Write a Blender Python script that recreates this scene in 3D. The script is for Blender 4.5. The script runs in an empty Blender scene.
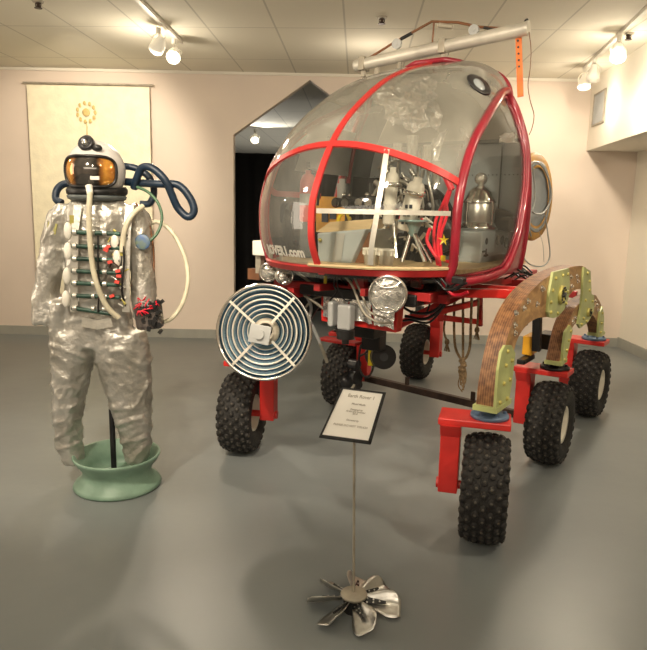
import bpy, math, random
from mathutils import Vector as V, Matrix, noise
random.seed(7)
PI = math.pi
col = bpy.context.scene.collection
sc = bpy.context.scene

# ---------------------------------------------------------------- camera frame (used for placing by sight line at a known depth)
F = 650.; CX, CY = 323.5, 325.
pt = math.atan(114/650); rl = math.radians(1.2)
fw = V((0, math.cos(pt), -math.sin(pt))); up0 = V((0, math.sin(pt), math.cos(pt))); rt0 = V((1, 0, 0))
rt = rt0*math.cos(rl) + up0*math.sin(rl); up = up0*math.cos(rl) - rt0*math.sin(rl)
EYE = V((0, 0, 1.6))
def ray(x, y): return fw + rt*((x-CX)/F) - up*((y-CY)/F)
def wz(x, y, z=0.): d = ray(x, y); return EYE + d*((z-1.6)/d.z)
def wy(x, y, Y): d = ray(x, y); return EYE + d*(Y/d.y)
TH = math.radians(-33.4); AX = V((math.cos(TH), math.sin(TH), 0)); AY = V((-math.sin(TH), math.cos(TH), 0)); RO = V((.812, 4.626, 0))
def loc_(P): P = P-RO; return V((P.dot(AX), P.dot(AY), P.z))
def W_(l): return RO + AX*l[0] + AY*l[1] + V((0, 0, l[2]))
def ry_(x, y, ly): d = ray(x, y); return loc_(EYE + d*(((RO-EYE).dot(AY)+ly)/d.dot(AY)))   # rover-local point on plane y = ly
def rx_(x, y, lx): d = ray(x, y); return loc_(EYE + d*(((RO-EYE).dot(AX)+lx)/d.dot(AX)))   # rover-local point on plane x = lx

# ---------------------------------------------------------------- materials
def mat(name, c, rough=.5, metal=0., var=.12, vs=6., bump=0., bs=40., emit=None, es=1., c2=None, spec=.5, coat=0., stretch=None):
    m = bpy.data.materials.new(name); m.use_nodes = True; nt = m.node_tree; b = nt.nodes['Principled BSDF']
    N = nt.nodes.new; Lk = nt.links.new
    tc = N('ShaderNodeTexCoord'); mp = N('ShaderNodeMapping'); Lk(tc.outputs['Object'], mp.inputs[0])
    if stretch: mp.inputs['Scale'].default_value = stretch
    n = N('ShaderNodeTexNoise'); n.inputs['Scale'].default_value = vs; n.inputs['Detail'].default_value = 5; Lk(mp.outputs[0], n.inputs['Vector'])
    r = N('ShaderNodeValToRGB'); Lk(n.outputs['Fac'], r.inputs[0])
    r.color_ramp.elements[0].position = .32; r.color_ramp.elements[1].position = .68
    d = c2 if c2 else tuple(max(0, x*(1-var*2)) for x in c)
    r.color_ramp.elements[0].color = (*d, 1); r.color_ramp.elements[1].color = (*(c if c2 else tuple(min(1, x*(1+var*.5)) for x in c)), 1)
    Lk(r.outputs[0], b.inputs['Base Color'])
    b.inputs['Roughness'].default_value = rough; b.inputs['Metallic'].default_value = metal
    b.inputs['Specular IOR Level'].default_value = spec; b.inputs['Coat Weight'].default_value = coat
    if bump:
        n2 = N('ShaderNodeTexNoise'); n2.inputs['Scale'].default_value = bs; n2.inputs['Detail'].default_value = 6; Lk(mp.outputs[0], n2.inputs['Vector'])
        bp = N('ShaderNodeBump'); bp.inputs['Strength'].default_value = bump; bp.inputs['Distance'].default_value = .02
        Lk(n2.outputs['Fac'], bp.inputs['Height']); Lk(bp.outputs[0], b.inputs['Normal'])
    if emit: b.inputs['Emission Color'].default_value = (*emit, 1); b.inputs['Emission Strength'].default_value = es
    return m

def glass(name, haze, hc=(.5, .49, .43), gl=.08, tint=(.93, .94, .9), hs=2.2):
    m = bpy.data.materials.new(name); m.use_nodes = True; nt = m.node_tree; nt.nodes.clear()
    N = nt.nodes.new; Lk = nt.links.new
    out = N('ShaderNodeOutputMaterial'); tr = N('ShaderNodeBsdfTransparent'); tr.inputs[0].default_value = (*tint, 1)
    g = N('ShaderNodeBsdfGlossy'); g.inputs['Roughness'].default_value = .06; df = N('ShaderNodeBsdfDiffuse'); df.inputs[0].default_value = (*hc, 1)
    tc = N('ShaderNodeTexCoord'); n = N('ShaderNodeTexNoise'); n.inputs['Scale'].default_value = hs; n.inputs['Detail'].default_value = 3; Lk(tc.outputs['Object'], n.inputs['Vector'])
    mr = N('ShaderNodeMapRange'); mr.inputs[1].default_value = .3; mr.inputs[2].default_value = .7; mr.inputs[3].default_value = haze*.6; mr.inputs[4].default_value = haze*1.35
    Lk(n.outputs['Fac'], mr.inputs[0])
    mx = N('ShaderNodeMixShader'); Lk(mr.outputs[0], mx.inputs[0]); Lk(tr.outputs[0], mx.inputs[1]); Lk(df.outputs[0], mx.inputs[2])
    fr = N('ShaderNodeFresnel'); fr.inputs[0].default_value = 1.45
    ad = N('ShaderNodeMath'); ad.operation = 'MULTIPLY_ADD'; ad.inputs[1].default_value = .7; ad.inputs[2].default_value = gl; ad.use_clamp = True; Lk(fr.outputs[0], ad.inputs[0])
    mx2 = N('ShaderNodeMixShader'); Lk(ad.outputs[0], mx2.inputs[0]); Lk(mx.outputs[0], mx2.inputs[1]); Lk(g.outputs[0], mx2.inputs[2])
    Lk(mx2.outputs[0], out.inputs[0]); return m

M = {}
M['red'] = mat('red_paint', (.66, .028, .022), .38, 0, .12, 5, coat=.2)
M['seam_red'] = mat('seam_red', (.58, .032, .03), .4, 0, .08, 8)
M['crimson'] = mat('crimson_paint', (.30, .012, .028), .3, 0, .15, 6, coat=.4)
M['dark_red'] = mat('dark_red_paint', (.42, .02, .02), .45, 0, .2, 6)
M['rubber'] = mat('tire_rubber', (.018, .016, .014), .7, 0, .25, 20, .3, 60)
M['rubber_hi'] = mat('rubber_stud', (.075, .065, .05), .5, 0, .3, 60)
M['cream'] = mat('cream_rim', (.72, .68, .56), .4, 0, .1, 8)
M['black'] = mat('black_paint', (.012, .012, .012), .4, 0, .3, 8)
M['blackplastic'] = mat('black_plastic', (.02, .02, .022), .3, 0, .3, 8)
M['steel'] = mat('steel', (.55, .54, .5), .32, .9, .15, 10, .1, 40)
M['chrome'] = mat('chrome', (.82, .81, .78), .12, 1., .06, 6)
M['alu'] = mat('brushed_alu', (.74, .71, .62), .38, .45, .15, 5, .1, 60)
M['wire'] = mat('grey_wire', (.42, .38, .3), .5, .3, .15, 10)
M['brownsteel'] = mat('rusty_bar', (.06, .035, .025), .5, .4, .3, 12)
M['foil'] = mat('crumpled_foil', (.97, .96, .92), .22, .85, .1, 5, 1., 14)
M['suit'] = mat('silver_fabric', (.68, .665, .62), .34, .65, .1, 6, .4, 34, c2=(.38, .36, .31))
M['suit2'] = mat('silver_strap', (.66, .64, .57), .35, .6, .15, 10, .2, 30)
M['white'] = mat('white_shell', (.66, .64, .61), .3, 0, .05, 4, coat=.3)
M['whiteplastic'] = mat('white_plastic', (.82, .79, .7), .4, 0, .08, 10)
M['navy'] = mat('navy_hose', (.008, .022, .045), .45, 0, .2, 12)
M['greenrod'] = mat('dark_green_rod', (.03, .085, .06), .45, 0, .3, 20)
M['beigehose'] = mat('beige_hose', (.62, .57, .42), .4, 0, .12, 12)
M['greenhose'] = mat('green_hose', (.05, .12, .06), .4, 0, .1, 12)
M['limegreen'] = mat('pale_green_plate', (.46, .5, .2), .42, 0, .12, 8)
M['boltyellow'] = mat('yellow_bolts', (.5, .44, .12), .35, .3, .1, 8)
M['blueflange'] = mat('blue_flange', (.13, .2, .31), .4, .2, .15, 10)
M['rimgreen'] = mat('seafoam_paint', (.23, .36, .27), .42, 0, .12, 7, .1, 30)
M['redwire'] = mat('red_wire', (.85, .02, .05), .35, 0, .05, 10)
M['orangepaint'] = mat('orange_strip', (.85, .2, .03), .4, 0, .15, 14)
M['yellow'] = mat('yellow_sheet', (.85, .42, .02), .45, 0, .2, 5)
M['yellowpure'] = mat('yellow_paint', (.85, .65, .02), .4, 0, .08, 10)
M['darkgrey'] = mat('dark_grey_panel', (.10, .115, .115), .4, 0, .15, 3)
M['greypanel'] = mat('grey_panel', (.42, .47, .49), .35, .05, .1, 3)
M['lightgrey'] = mat('light_grey', (.42, .43, .42), .4, .1, .08, 5)
M['olivegrey'] = mat('headliner', (.42, .38, .29), .6, 0, .1, 3)
M['plyedge'] = mat('orange_plywood', (.62, .33, .07), .5, 0, .2, 7)
M['bench'] = mat('plywood', (.66, .5, .28), .5, 0, .12, 5, stretch=(1, 8, 8))
M['brown'] = mat('brown_board', (.2, .08, .03), .5, 0, .15, 6)
M['rope'] = mat('hemp_rope', (.27, .18, .09), .8, 0, .25, 60, .5, 120)
M['amber'] = mat('amber_glow', (.9, .38, .05), .2)
M['tealring'] = mat('teal_plate', (.25, .38, .38), .3, .3, .1, 6)
M['letters'] = mat('white_lettering', (.9, .88, .82), .5, 0, .02)
M['gold'] = mat('gold_print', (.72, .55, .22), .5, .2, .1, 30)
M['paper'] = mat('paper', (.97, .95, .88), .6, 0, .02, 3)
M['ink'] = mat('grey_ink', (.42, .38, .32), .7, 0, .02)
M['cloth'] = mat('cream_cloth', (.92, .86, .64), .75, 0, .05, 9, .15, 40)
M['skyblue'] = mat('blue_reflection', (.16, .36, .55), .25, .5, .5, 2.5)  # blue reflection in the dish painted as backing colour
M['lamp'] = mat('lamp_face', (1, .95, .85), .3, emit=(1, .9, .7), es=14)
M['lampwhite'] = mat('lamp_housing', (.85, .82, .72), .35, 0, .05, emit=(1, .85, .6), es=.25)
M['lens'] = mat('ribbed_lens', (.85, .84, .78), .14, .75, .3, 14, .8, 26, c2=(.3, .29, .26))
M['strap'] = mat('red_strap', (.75, .08, .06), .5, 0, .1)
M['louvre'] = mat('louvre_blue_reflection', (.42, .60, .72), .25, .8, .25, 4)  # silver rings, with the dish's blue reflection put into their colour
M['pane'] = mat('round_pane', (.42, .46, .48), .15, .2, .15, 3)
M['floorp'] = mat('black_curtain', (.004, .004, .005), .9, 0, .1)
M['jar'] = glass('jar_glass', .35, (.6, .58, .5), .15)
GL_UP = glass('hazy_plexiglass', .48, (.42, .41, .35), .07)
GL_LOW = glass('clear_plexiglass', .025, gl=.02)
GL_LEFT = glass('reflection_haze_plexiglass', .26, (.36, .36, .33), .06)  # grey hazy reflections mixed in as diffuse colour
GL_DOOR = glass('door_plexiglass', .05, gl=.03)

# plywood with laminated layers
def plywood():
    m = bpy.data.materials.new('laminated_plywood'); m.use_nodes = True; nt = m.node_tree; b = nt.nodes['Principled BSDF']; N = nt.nodes.new; Lk = nt.links.new
    tc = N('ShaderNodeTexCoord'); mp = N('ShaderNodeMapping'); mp.inputs['Scale'].default_value = (1, 2.5, 6); Lk(tc.outputs['Object'], mp.inputs[0])
    n = N('ShaderNodeTexNoise'); n.inputs['Scale'].default_value = 3; n.inputs['Detail'].default_value = 6; n.inputs['Distortion'].default_value = 1.2; Lk(mp.outputs[0], n.inputs['Vector'])
    r = N('ShaderNodeValToRGB'); Lk(n.outputs['Fac'], r.inputs[0]); r.color_ramp.elements[0].position = .35; r.color_ramp.elements[1].position = .68
    r.color_ramp.elements[0].color = (.24, .115, .04, 1); r.color_ramp.elements[1].color = (.5, .29, .11, 1)
    Lk(r.outputs[0], b.inputs['Base Color']); b.inputs['Roughness'].default_value = .45
    return m
def plyedge():
    m = bpy.data.materials.new('plywood_edge_layers'); m.use_nodes = True; nt = m.node_tree; b = nt.nodes['Principled BSDF']; N = nt.nodes.new; Lk = nt.links.new
    tc = N('ShaderNodeTexCoord'); sp = N('ShaderNodeSeparateXYZ'); Lk(tc.outputs['Object'], sp.inputs[0])
    mu = N('ShaderNodeMath'); mu.operation = 'MULTIPLY'; mu.inputs[1].default_value = 560; Lk(sp.outputs[0], mu.inputs[0])
    si = N('ShaderNodeMath'); si.operation = 'SINE'; Lk(mu.outputs[0], si.inputs[0])
    n = N('ShaderNodeTexNoise'); n.inputs['Scale'].default_value = 30; n.inputs['Detail'].default_value = 4; Lk(tc.outputs['Object'], n.inputs['Vector'])
    ad = N('ShaderNodeMath'); ad.operation = 'MULTIPLY_ADD'; ad.inputs[1].default_value = .10; Lk(si.outputs[0], ad.inputs[0]); Lk(n.outputs['Fac'], ad.inputs[2])
    r = N('ShaderNodeValToRGB'); Lk(ad.outputs[0], r.inputs[0]); r.color_ramp.elements[0].position = .3; r.color_ramp.elements[1].position = .75
    r.color_ramp.elements[0].color = (.09, .035, .015, 1); r.color_ramp.elements[1].color = (.33, .16, .065, 1)
    Lk(r.outputs[0], b.inputs['Base Color']); b.inputs['Roughness'].default_value = .55
    return m
M['ply'] = plywood(); M['plylayer'] = plyedge()

# ---------------------------------------------------------------- mesh builder
class MB:
    def __init__(s): s.v = []; s.f = []; s.m = []; s.ci = 0; s.T = Matrix(); s.sm = []; s.smooth = True
    def add(s, vs, fs, sm=None):
        o = len(s.v); s.v += [tuple(s.T @ V(p)) for p in vs]
        for f in fs: s.f.append([o+i for i in f]); s.m.append(s.ci); s.sm.append(s.smooth if sm is None else sm)
        return s
    def box(s, c, d, R=None):
        c = V(c); h = V(d)/2; vs = []
        for x in (-1, 1):
            for y in (-1, 1):
                for z in (-1, 1):
                    p = V((x*h.x, y*h.y, z*h.z)); vs.append((R @ p if R else p) + c)
        return s.add(vs, [(0, 1, 3, 2), (4, 6, 7, 5), (0, 4, 5, 1), (2, 3, 7, 6), (0, 2, 6, 4), (1, 5, 7, 3)], False)
    def cyl(s, a, b, r0, r1=None, n=20, caps=True):
        a = V(a); b = V(b); r1 = r0 if r1 is None else r1; q = (b-a).to_track_quat('Z', 'Y'); vs = []
        for p, r in ((a, r0), (b, r1)):
            for i in range(n): t = 2*PI*i/n; vs.append(q @ V((r*math.cos(t), r*math.sin(t), 0)) + p)
        s.add(vs, [(i, (i+1) % n, n+(i+1) % n, n+i) for i in range(n)])
        if caps: s.add(vs, [tuple(range(n))[::-1], tuple(range(n, 2*n))], False)
        return s
    def tube(s, pts, r, n=8, closed=False, smooth=True, sub=5, flat=None):
        P = [V(p) for p in pts]
        if smooth and len(P) > 2:
            Q = []; L = len(P)
            for i in range(L if closed else L-1):
                p0 = P[(i-1) % L] if closed or i > 0 else P[0]*2-P[1]; p1 = P[i]; p2 = P[(i+1) % L]; p3 = P[(i+2) % L] if closed or i+2 < L else p2*2-p1
                for k in range(sub):
                    t = k/sub; Q.append(.5*((2*p1)+(p2-p0)*t+(2*p0-5*p1+4*p2-p3)*t*t+(-p0+3*p1-3*p2+p3)*t**3))
            if not closed: Q.append(P[-1])
            P = Q
        L = len(P); vs = []; nrm = None
        for i in range(L):
            t = (P[(i+1) % L]-P[i-1]) if closed or 0 < i < L-1 else (P[1]-P[0] if i == 0 else P[-1]-P[-2])
            if t.length < 1e-9: t = V((0, 0, 1))
            t.normalize()
            if nrm is None: nrm = t.orthogonal().normalized()
            nrm = (nrm - t*nrm.dot(t)); nrm = nrm.normalized() if nrm.length > 1e-6 else t.orthogonal().normalized()
            b = t.cross(nrm); rr = r(i/(L-1)) if callable(r) else r
            for k in range(n): a = 2*PI*k/n; vs.append(P[i]+nrm*(rr*math.cos(a))+b*(rr*math.sin(a)))
        fs = []
        for i in range(L if closed else L-1):
            j = (i+1) % L
            for k in range(n): fs.append((i*n+k, i*n+(k+1) % n, j*n+(k+1) % n, j*n+k))
        s.add(vs, fs)
        if not closed: s.add(vs, [tuple(range(n))[::-1], tuple(range((L-1)*n, L*n))], False)
        return s
    def lathe(s, prof, n=32, T=None, closed=False, sx=1., sy=1.):
        # prof: (r, h) pairs about the local z axis
        T = T or Matrix(); vs = []; fs = []; m = len(prof)
        for i in range(n):
            a = 2*PI*i/n
            for r, h in prof: vs.append(T @ V((r*math.cos(a)*sx, r*math.sin(a)*sy, h)))
        for i in range(n):
            j = (i+1) % n
            for k in range(m if closed else m-1): fs.append((i*m+k, j*m+k, j*m+(k+1) % m, i*m+(k+1) % m))
        return s.add(vs, fs)
    def sphere(s, c, r, n=20, m=12, sc_=(1, 1, 1), T=None):
        prof = [(max(1e-5, r*math.sin(PI*k/m)), -r*math.cos(PI*k/m)) for k in range(m+1)]
        TT = Matrix.Translation(V(c)) @ (T or Matrix()) @ Matrix.Diagonal((*sc_, 1)); return s.lathe(prof, n, TT)
    def prism(s, poly, x0, x1, side=None, edge=None):
        # polygon in (y, z) extruded along x
        n = len(poly); vs = [(x0, y, z) for y, z in poly]+[(x1, y, z) for y, z in poly]; c = s.ci
        if edge is not None: s.ci = edge
        s.add(vs, [(i, (i+1) % n, n+(i+1) % n, n+i) for i in range(n)], False)
        s.ci = c; s.add(vs, [tuple(range(n))[::-1], tuple(range(n, 2*n))], False); return s
    def strip(s, pts, nrms, w, th):
        # flat band following pts; nrms outward; w across, th thick
        P = [V(p) for p in pts]; L = len(P); vs = []
        for i in range(L):
            t = (P[min(i+1, L-1)]-P[max(i-1, 0)]).normalized(); n = V(nrms[i]).normalized(); b = t.cross(n).normalized()
            for sx_, so in ((-1, -1), (1, -1), (1, 1), (-1, 1)): vs.append(P[i]+b*(w/2*sx_)+n*(th/2*so))
        fs = [(i*4+k, i*4+(k+1) % 4, i*4+4+(k+1) % 4, i*4+4+k) for i in range(L-1) for k in range(4)]
        s.add(vs, fs, False); s.add(vs, [(3, 2, 1, 0), (L*4-4, L*4-3, L*4-2, L*4-1)], False); return s
    def build(s, name, mats, parent=None, bevel=0., subd=0):
        me = bpy.data.meshes.new(name); me.from_pydata(s.v, [], s.f)
        for m in (mats if isinstance(mats, (list, tuple)) else [mats]): me.materials.append(m)
        me.polygons.foreach_set('material_index', s.m); me.polygons.foreach_set('use_smooth', s.sm)
        me.update(); o = bpy.data.objects.new(name, me); col.objects.link(o)
        if parent: o.parent = parent
        if bevel:
            b = o.modifiers.new('b', 'BEVEL'); b.width = bevel; b.segments = 2; b.limit_method = 'ANGLE'; b.angle_limit = math.radians(40)
        return o
def tag(o, label=None, cat=None, group=None, kind=None):
    if label: o['label'] = label
    if cat: o['category'] = cat
    if group: o['group'] = group
    if kind: o['kind'] = kind
    return o
def empty(name, loc=(0, 0, 0), rz=0.):
    o = bpy.data.objects.new(name, None); col.objects.link(o); o.location = loc; o.rotation_euler.z = rz; o.empty_display_size = .1; return o
def text_mesh(name, txt, size, material, parent=None, align='CENTER', warp=None, bold=0.):
    c = bpy.data.curves.new(name, 'FONT'); c.body = txt; c.size = size; c.align_x = align; c.extrude = .0006; c.offset = bold
    c.resolution_u = 3
    t = bpy.data.objects.new(name, c); col.objects.link(t); dg = bpy.context.evaluated_depsgraph_get()
    me = bpy.data.meshes.new_from_object(t.evaluated_get(dg)); bpy.data.objects.remove(t)
    if warp:
        for v in me.vertices: v.co = warp(v.co)
    me.materials.clear(); me.materials.append(material); o = bpy.data.objects.new(name, me); col.objects.link(o)
    if parent: o.parent = parent
    return o
def frame_at(c, nrm, upv=(0, 0, 1)):
    z = V(nrm).normalized(); x = V(upv).cross(z).normalized(); y = z.cross(x)
    R = Matrix((x, y, z)).transposed().to_4x4(); return Matrix.Translation(V(c)) @ R

# ================================================================ ROOM
CEIL = 3.18
def floor_mat():
    m = bpy.data.materials.new('grey_epoxy_floor'); m.use_nodes = True; nt = m.node_tree; b = nt.nodes['Principled BSDF']; N = nt.nodes.new; Lk = nt.links.new
    tc = N('ShaderNodeTexCoord'); n = N('ShaderNodeTexNoise'); n.inputs['Scale'].default_value = .9; n.inputs['Detail'].default_value = 6; Lk(tc.outputs['Object'], n.inputs['Vector'])
    r = N('ShaderNodeValToRGB'); Lk(n.outputs['Fac'], r.inputs[0]); r.color_ramp.elements[0].position = .3; r.color_ramp.elements[1].position = .7
    r.color_ramp.elements[0].color = (.175, .193, .193, 1); r.color_ramp.elements[1].color = (.215, .235, .235, 1); Lk(r.outputs[0], b.inputs['Base Color'])
    b.inputs['Roughness'].default_value = .36; b.inputs['Specular IOR Level'].default_value = .5
    n2 = N('ShaderNodeTexNoise'); n2.inputs['Scale'].default_value = 5; n2.inputs['Detail'].default_value = 3; Lk(tc.outputs['Object'], n2.inputs['Vector'])
    bp = N('ShaderNodeBump'); bp.inputs['Strength'].default_value = .12; bp.inputs['Distance'].default_value = .02; Lk(n2.outputs['Fac'], bp.inputs['Height']); Lk(bp.outputs[0], b.inputs['Normal'])
    return m
def ceil_mat():
    m = bpy.data.materials.new('ceiling_tiles'); m.use_nodes = True; nt = m.node_tree; b = nt.nodes['Principled BSDF']; N = nt.nodes.new; Lk = nt.links.new
    tc = N('ShaderNodeTexCoord'); mp = N('ShaderNodeMapping'); mp.inputs['Rotation'].default_value = (0, 0, math.radians(2.8)); mp.inputs['Location'].default_value = (.17, .05, 0); Lk(tc.outputs['Object'], mp.inputs[0])
    sp = N('ShaderNodeSeparateXYZ'); Lk(mp.outputs[0], sp.inputs[0]); ls = []
    for k, per in ((0, .61), (1, 1.22)):
        a = N('ShaderNodeMath'); a.operation = 'DIVIDE'; a.inputs[1].default_value = per; Lk(sp.outputs[k], a.inputs[0])
        f = N('ShaderNodeMath'); f.operation = 'FRACT'; Lk(a.outputs[0], f.inputs[0])
        l = N('ShaderNodeMath'); l.operation = 'LESS_THAN'; l.inputs[1].default_value = .016/per; Lk(f.outputs[0], l.inputs[0]); ls.append(l)
    mx = N('ShaderNodeMath'); mx.operation = 'MAXIMUM'; Lk(ls[0].outputs[0], mx.inputs[0]); Lk(ls[1].outputs[0], mx.inputs[1])
    n = N('ShaderNodeTexNoise'); n.inputs['Scale'].default_value = 60; Lk(tc.outputs['Object'], n.inputs['Vector'])
    mc = N('ShaderNodeMix'); mc.data_type = 'RGBA'; Lk(mx.outputs[0], mc.inputs[0]); mc.inputs[6].default_value = (.74, .70, .58, 1); mc.inputs[7].default_value = (.53, .50, .41, 1)
    Lk(mc.outputs[2], b.inputs['Base Color']); b.inputs['Roughness'].default_value = .85
    bp = N('ShaderNodeBump'); bp.inputs['Strength'].default_value = .15; Lk(n.outputs['Fac'], bp.inputs['Height']); Lk(bp.outputs[0], b.inputs['Normal'])
    return m
WALL = mat('wall_paint', (.76, .655, .56), .7, 0, .03, 1.2, .05, 90)
WALLW = mat('wall_paint_white', (.80, .76, .66), .7, 0, .02, 1.2)
BASE = mat('baseboard_paint', (.34, .34, .30), .5, 0, .05)
XL, XR, YB, YN = -5.2, 3.7, 8.0, -3.0
def st(mb, name, m, **k): return tag(mb.build(name, m, **k), kind='structure')
st(MB().box(((XL+XR)/2+.4, 8., -.05), (XR-XL+4, 22.4, .1)), 'floor', floor_mat())
st(MB().box(((XL+XR)/2+.4, 8., CEIL+.05), (XR-XL+4, 22.4, .1)), 'ceiling', ceil_mat())
# back wall with the gabled opening
w = MB(); ox0, ox1, oz, oa = -1.12, .72, 2.47, 3.11; om = -.22
def wall_poly(mb, pts, y0, y1):
    n = len(pts); vs = [(x, y0, z) for x, z in pts]+[(x, y1, z) for x, z in pts]
    mb.add(vs, [tuple(range(n)), tuple(range(n, 2*n))[::-1]]+[(i, n+i, n+(i+1) % n, (i+1) % n) for i in range(n)], False)
wall_poly(w, [(XL, 0), (ox0, 0), (ox0, oz), (om, oa), (om, CEIL), (XL, CEIL)], YB, YB+.15)
wall_poly(w, [(ox1, 0), (XR+.1, 0), (XR+.1, CEIL), (om, CEIL), (om, oa), (ox1, oz)], YB, YB+.15)
st(w, 'wall_back', WALL)
st(MB().box((XL-.05, (YN+YB)/2, CEIL/2), (.1, YB-YN, CEIL)), 'wall_left', WALL)
st(MB().box((XR+.05, (YN+YB)/2, CEIL/2), (.1, YB-YN, CEIL)), 'wall_right', WALLW)
st(MB().box(((XL+XR)/2, YN-.05, CEIL/2), (XR-XL+.2, .1, CEIL)), 'wall_front', WALL)
# soffit along the right wall
sof = MB(); sx = lambda y: 3.09-.108*(8-y)
vs = [(sx(8), 8, 2.37), (sx(8), 8, CEIL), (XR, 8, CEIL), (XR, 8, 2.37), (sx(-3), -3, 2.37), (sx(-3), -3, CEIL), (XR, -3, CEIL), (XR, -3, 2.37)]
sof.add(vs, [(0, 1, 5, 4), (0, 4, 7, 3), (0, 3, 2, 1), (4, 5, 6, 7), (3, 7, 6, 2), (1, 2, 6, 5)], False); st(sof, 'trim_soffit', WALLW)
for nm, c, d in (('baseboard_left', (XL+.01, 2.5, .06), (.02, 11, .12)), ('baseboard_right', (XR-.01, 2.5, .06), (.02, 11, .12))):
    st(MB().box(c, d), nm, BASE)
st(MB().box(((XL+ox0)/2, YB-.01, .055), (ox0-XL, .02, .11)).box(((ox1+XR)/2, YB-.01, .055), (XR-ox1, .02, .11)), 'baseboard_back', BASE)
st(MB().box(((XL+XR)/2, YB-.012, CEIL-.015), (XR-XL, .024, .03)), 'trim_ceiling', WALLW)
# room beyond the opening
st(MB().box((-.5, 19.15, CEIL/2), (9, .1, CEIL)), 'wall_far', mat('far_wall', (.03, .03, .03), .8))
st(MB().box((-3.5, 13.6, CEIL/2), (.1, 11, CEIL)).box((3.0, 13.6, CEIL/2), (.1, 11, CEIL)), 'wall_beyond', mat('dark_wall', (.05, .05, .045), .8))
cur = MB(); n = 120; vs = []; fs = []
for i in range(n+1):
    x = -3.4+6.3*i/n; y = 10.4+.05*math.sin(i*1.1)
    vs += [(x, y, .0), (x, y, 2.46)]
fs = [(2*i, 2*i+2, 2*i+3, 2*i+1) for i in range(n)]; cur.add(vs, fs)
tag(cur.build('black_curtain', M['floorp']), 'black curtain filling the gabled opening in the back wall', 'curtain')

# ---- wall hanging
bl = empty('wall_banner', (-2.8, 7.95, 3.0)); tag(bl, 'cream cloth banner with gold sunburst hanging on back wall', 'banner')
b = MB(); vs = []; fs = []
for i in range(25):
    for j in range(31):
        u = i/24; v = j/30; vs.append((-.72+1.43*u, -.012*math.sin(u*9+v*2)*(.3+v)-.015, -2.45*v-.02))
for i in range(24):
    for j in range(30): a = i*31+j; fs.append((a, a+1, a+32, a+31))
b.add(vs, fs); b.build('banner_cloth', M['cloth'], bl)
MB().cyl((-.76, -.02, 0), (.76, -.02, 0), .012, n=12).build('hanging_rod', M['wire'], bl)
e = MB()
for k in range(11):
    a = 2*PI*k/11; e.sphere((-.03+.105*math.cos(a), -.036, -.32+.105*math.sin(a)), .018, 10, 6, (1, .15, 1.4))
e.sphere((-.03, -.036, -.32), .045, 14, 8, (1, .1, 1)); e.cyl((-.03, -.034, -.45), (-.03, -.034, -.62), .006, n=6)
e.build('sunburst_emblem', M['gold'], bl)

# ---- vent in the soffit
yv = 7.62; vr = empty('air_vent', (sx(yv)-.006, yv, 2.8), math.atan(.108)*-1); tag(vr, 'grey slotted air vent high in the soffit at right', 'vent')
MB().box((-.005, 0, .17), (.012, .42, .02)).box((-.005, 0, -.17), (.012, .42, .02)).box((-.005, -.2, 0), (.012, .02, .36)).box((-.005, .2, 0), (.012, .02, .36)).box((0, 0, 0), (.004, .4, .34)).build('vent_frame', M['wire'], vr)
v_ = MB()
for k in range(9): v_.box((-.006, -.17+k*.042, 0), (.01, .016, .33))
v_.build('vent_slats', M['lightgrey'], vr)

# ---- track lights
def track(p0, p1, name, label):
    p0 = V(p0); p1 = V(p1); d = p1-p0
    o = MB().box((0, 0, 0), (.036, d.length, .03)).build(name, M['whiteplastic']); o.location = (p0+p1)/2; o.rotation_euler.z = math.atan2(-d.x, d.y); tag(o, label, 'light track'); return o
track((-1.55, 3.2, CEIL-.016), (-1.42, 6.6, CEIL-.016), 'light_track', 'white ceiling light track above the silver suit')
track((2.20, 4.0, CEIL-.016), (2.74, 7.35, CEIL-.016), 'light_track', 'white ceiling light track at right carrying three spotlights')
def spot(p, aim, label, on=True, power=60, grp=None, h=.24):
    r = empty('track_spotlight', p); tag(r, label, 'spotlight')
    d = (V(aim)-V(p)).normalized(); hc = V((0, 0, -h*.55)); T = frame_at(hc, d, (0, 1, .01))
    MB().cyl((0, 0, 0), (0, 0, -.05), .022, n=14).cyl((0, 0, -.03), hc-d*.06, .009, n=10).build('stem', M['whiteplastic'], r)
    m = MB(); m.lathe([(.018, -.10), (.03, -.09), (.036, -.05), (.062, .02), (.066, .075), (.062, .075), (.056, .02), (.02, -.05)], 24, T)
    m.tube([T @ V((.07*math.cos(a), .0, .08*math.sin(a)-.01)) for a in [k*PI/8-PI*.5 for k in range(9)]], .005, 6)
    m.tube([T @ V((-.07*math.cos(a), .0, .08*math.sin(a)-.01)) for a in [k*PI/8-PI*.5 for k in range(9)]], .005, 6)
    m.build('lamp_shade', M['lampwhite'] if on else M['whiteplastic'], r)
    MB().lathe([(.0001, .062), (.03, .066), (.056, .05), (.04, .03), (.0001, .02)], 24, T).build('bulb', M['lamp'] if on else M['lens'], r)
    return r
spot((-1.50, 6.05, CEIL-.03), (-2.9, 7.9, 1.8), 'lit spotlight nearer the viewer on the left ceiling track')
spot((-1.45, 6.42, CEIL-.03), (-1.25, 3.6, .9), 'spotlight at the far end of the left ceiling track')
spot((2.51, 5.98, CEIL-.03), (1.9, 4.4, .5), 'brightest spotlight nearest on the right ceiling track')
spot((2.66, 6.88, CEIL-.03), (3.0, 7.9, 1.5), 'unlit clear spotlight in the middle of the right track', on=False)
spot((2.72, 7.26, CEIL-.03), (2.3, 6.3, .3), 'lit spotlight at far end of right track over the back wall')
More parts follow.
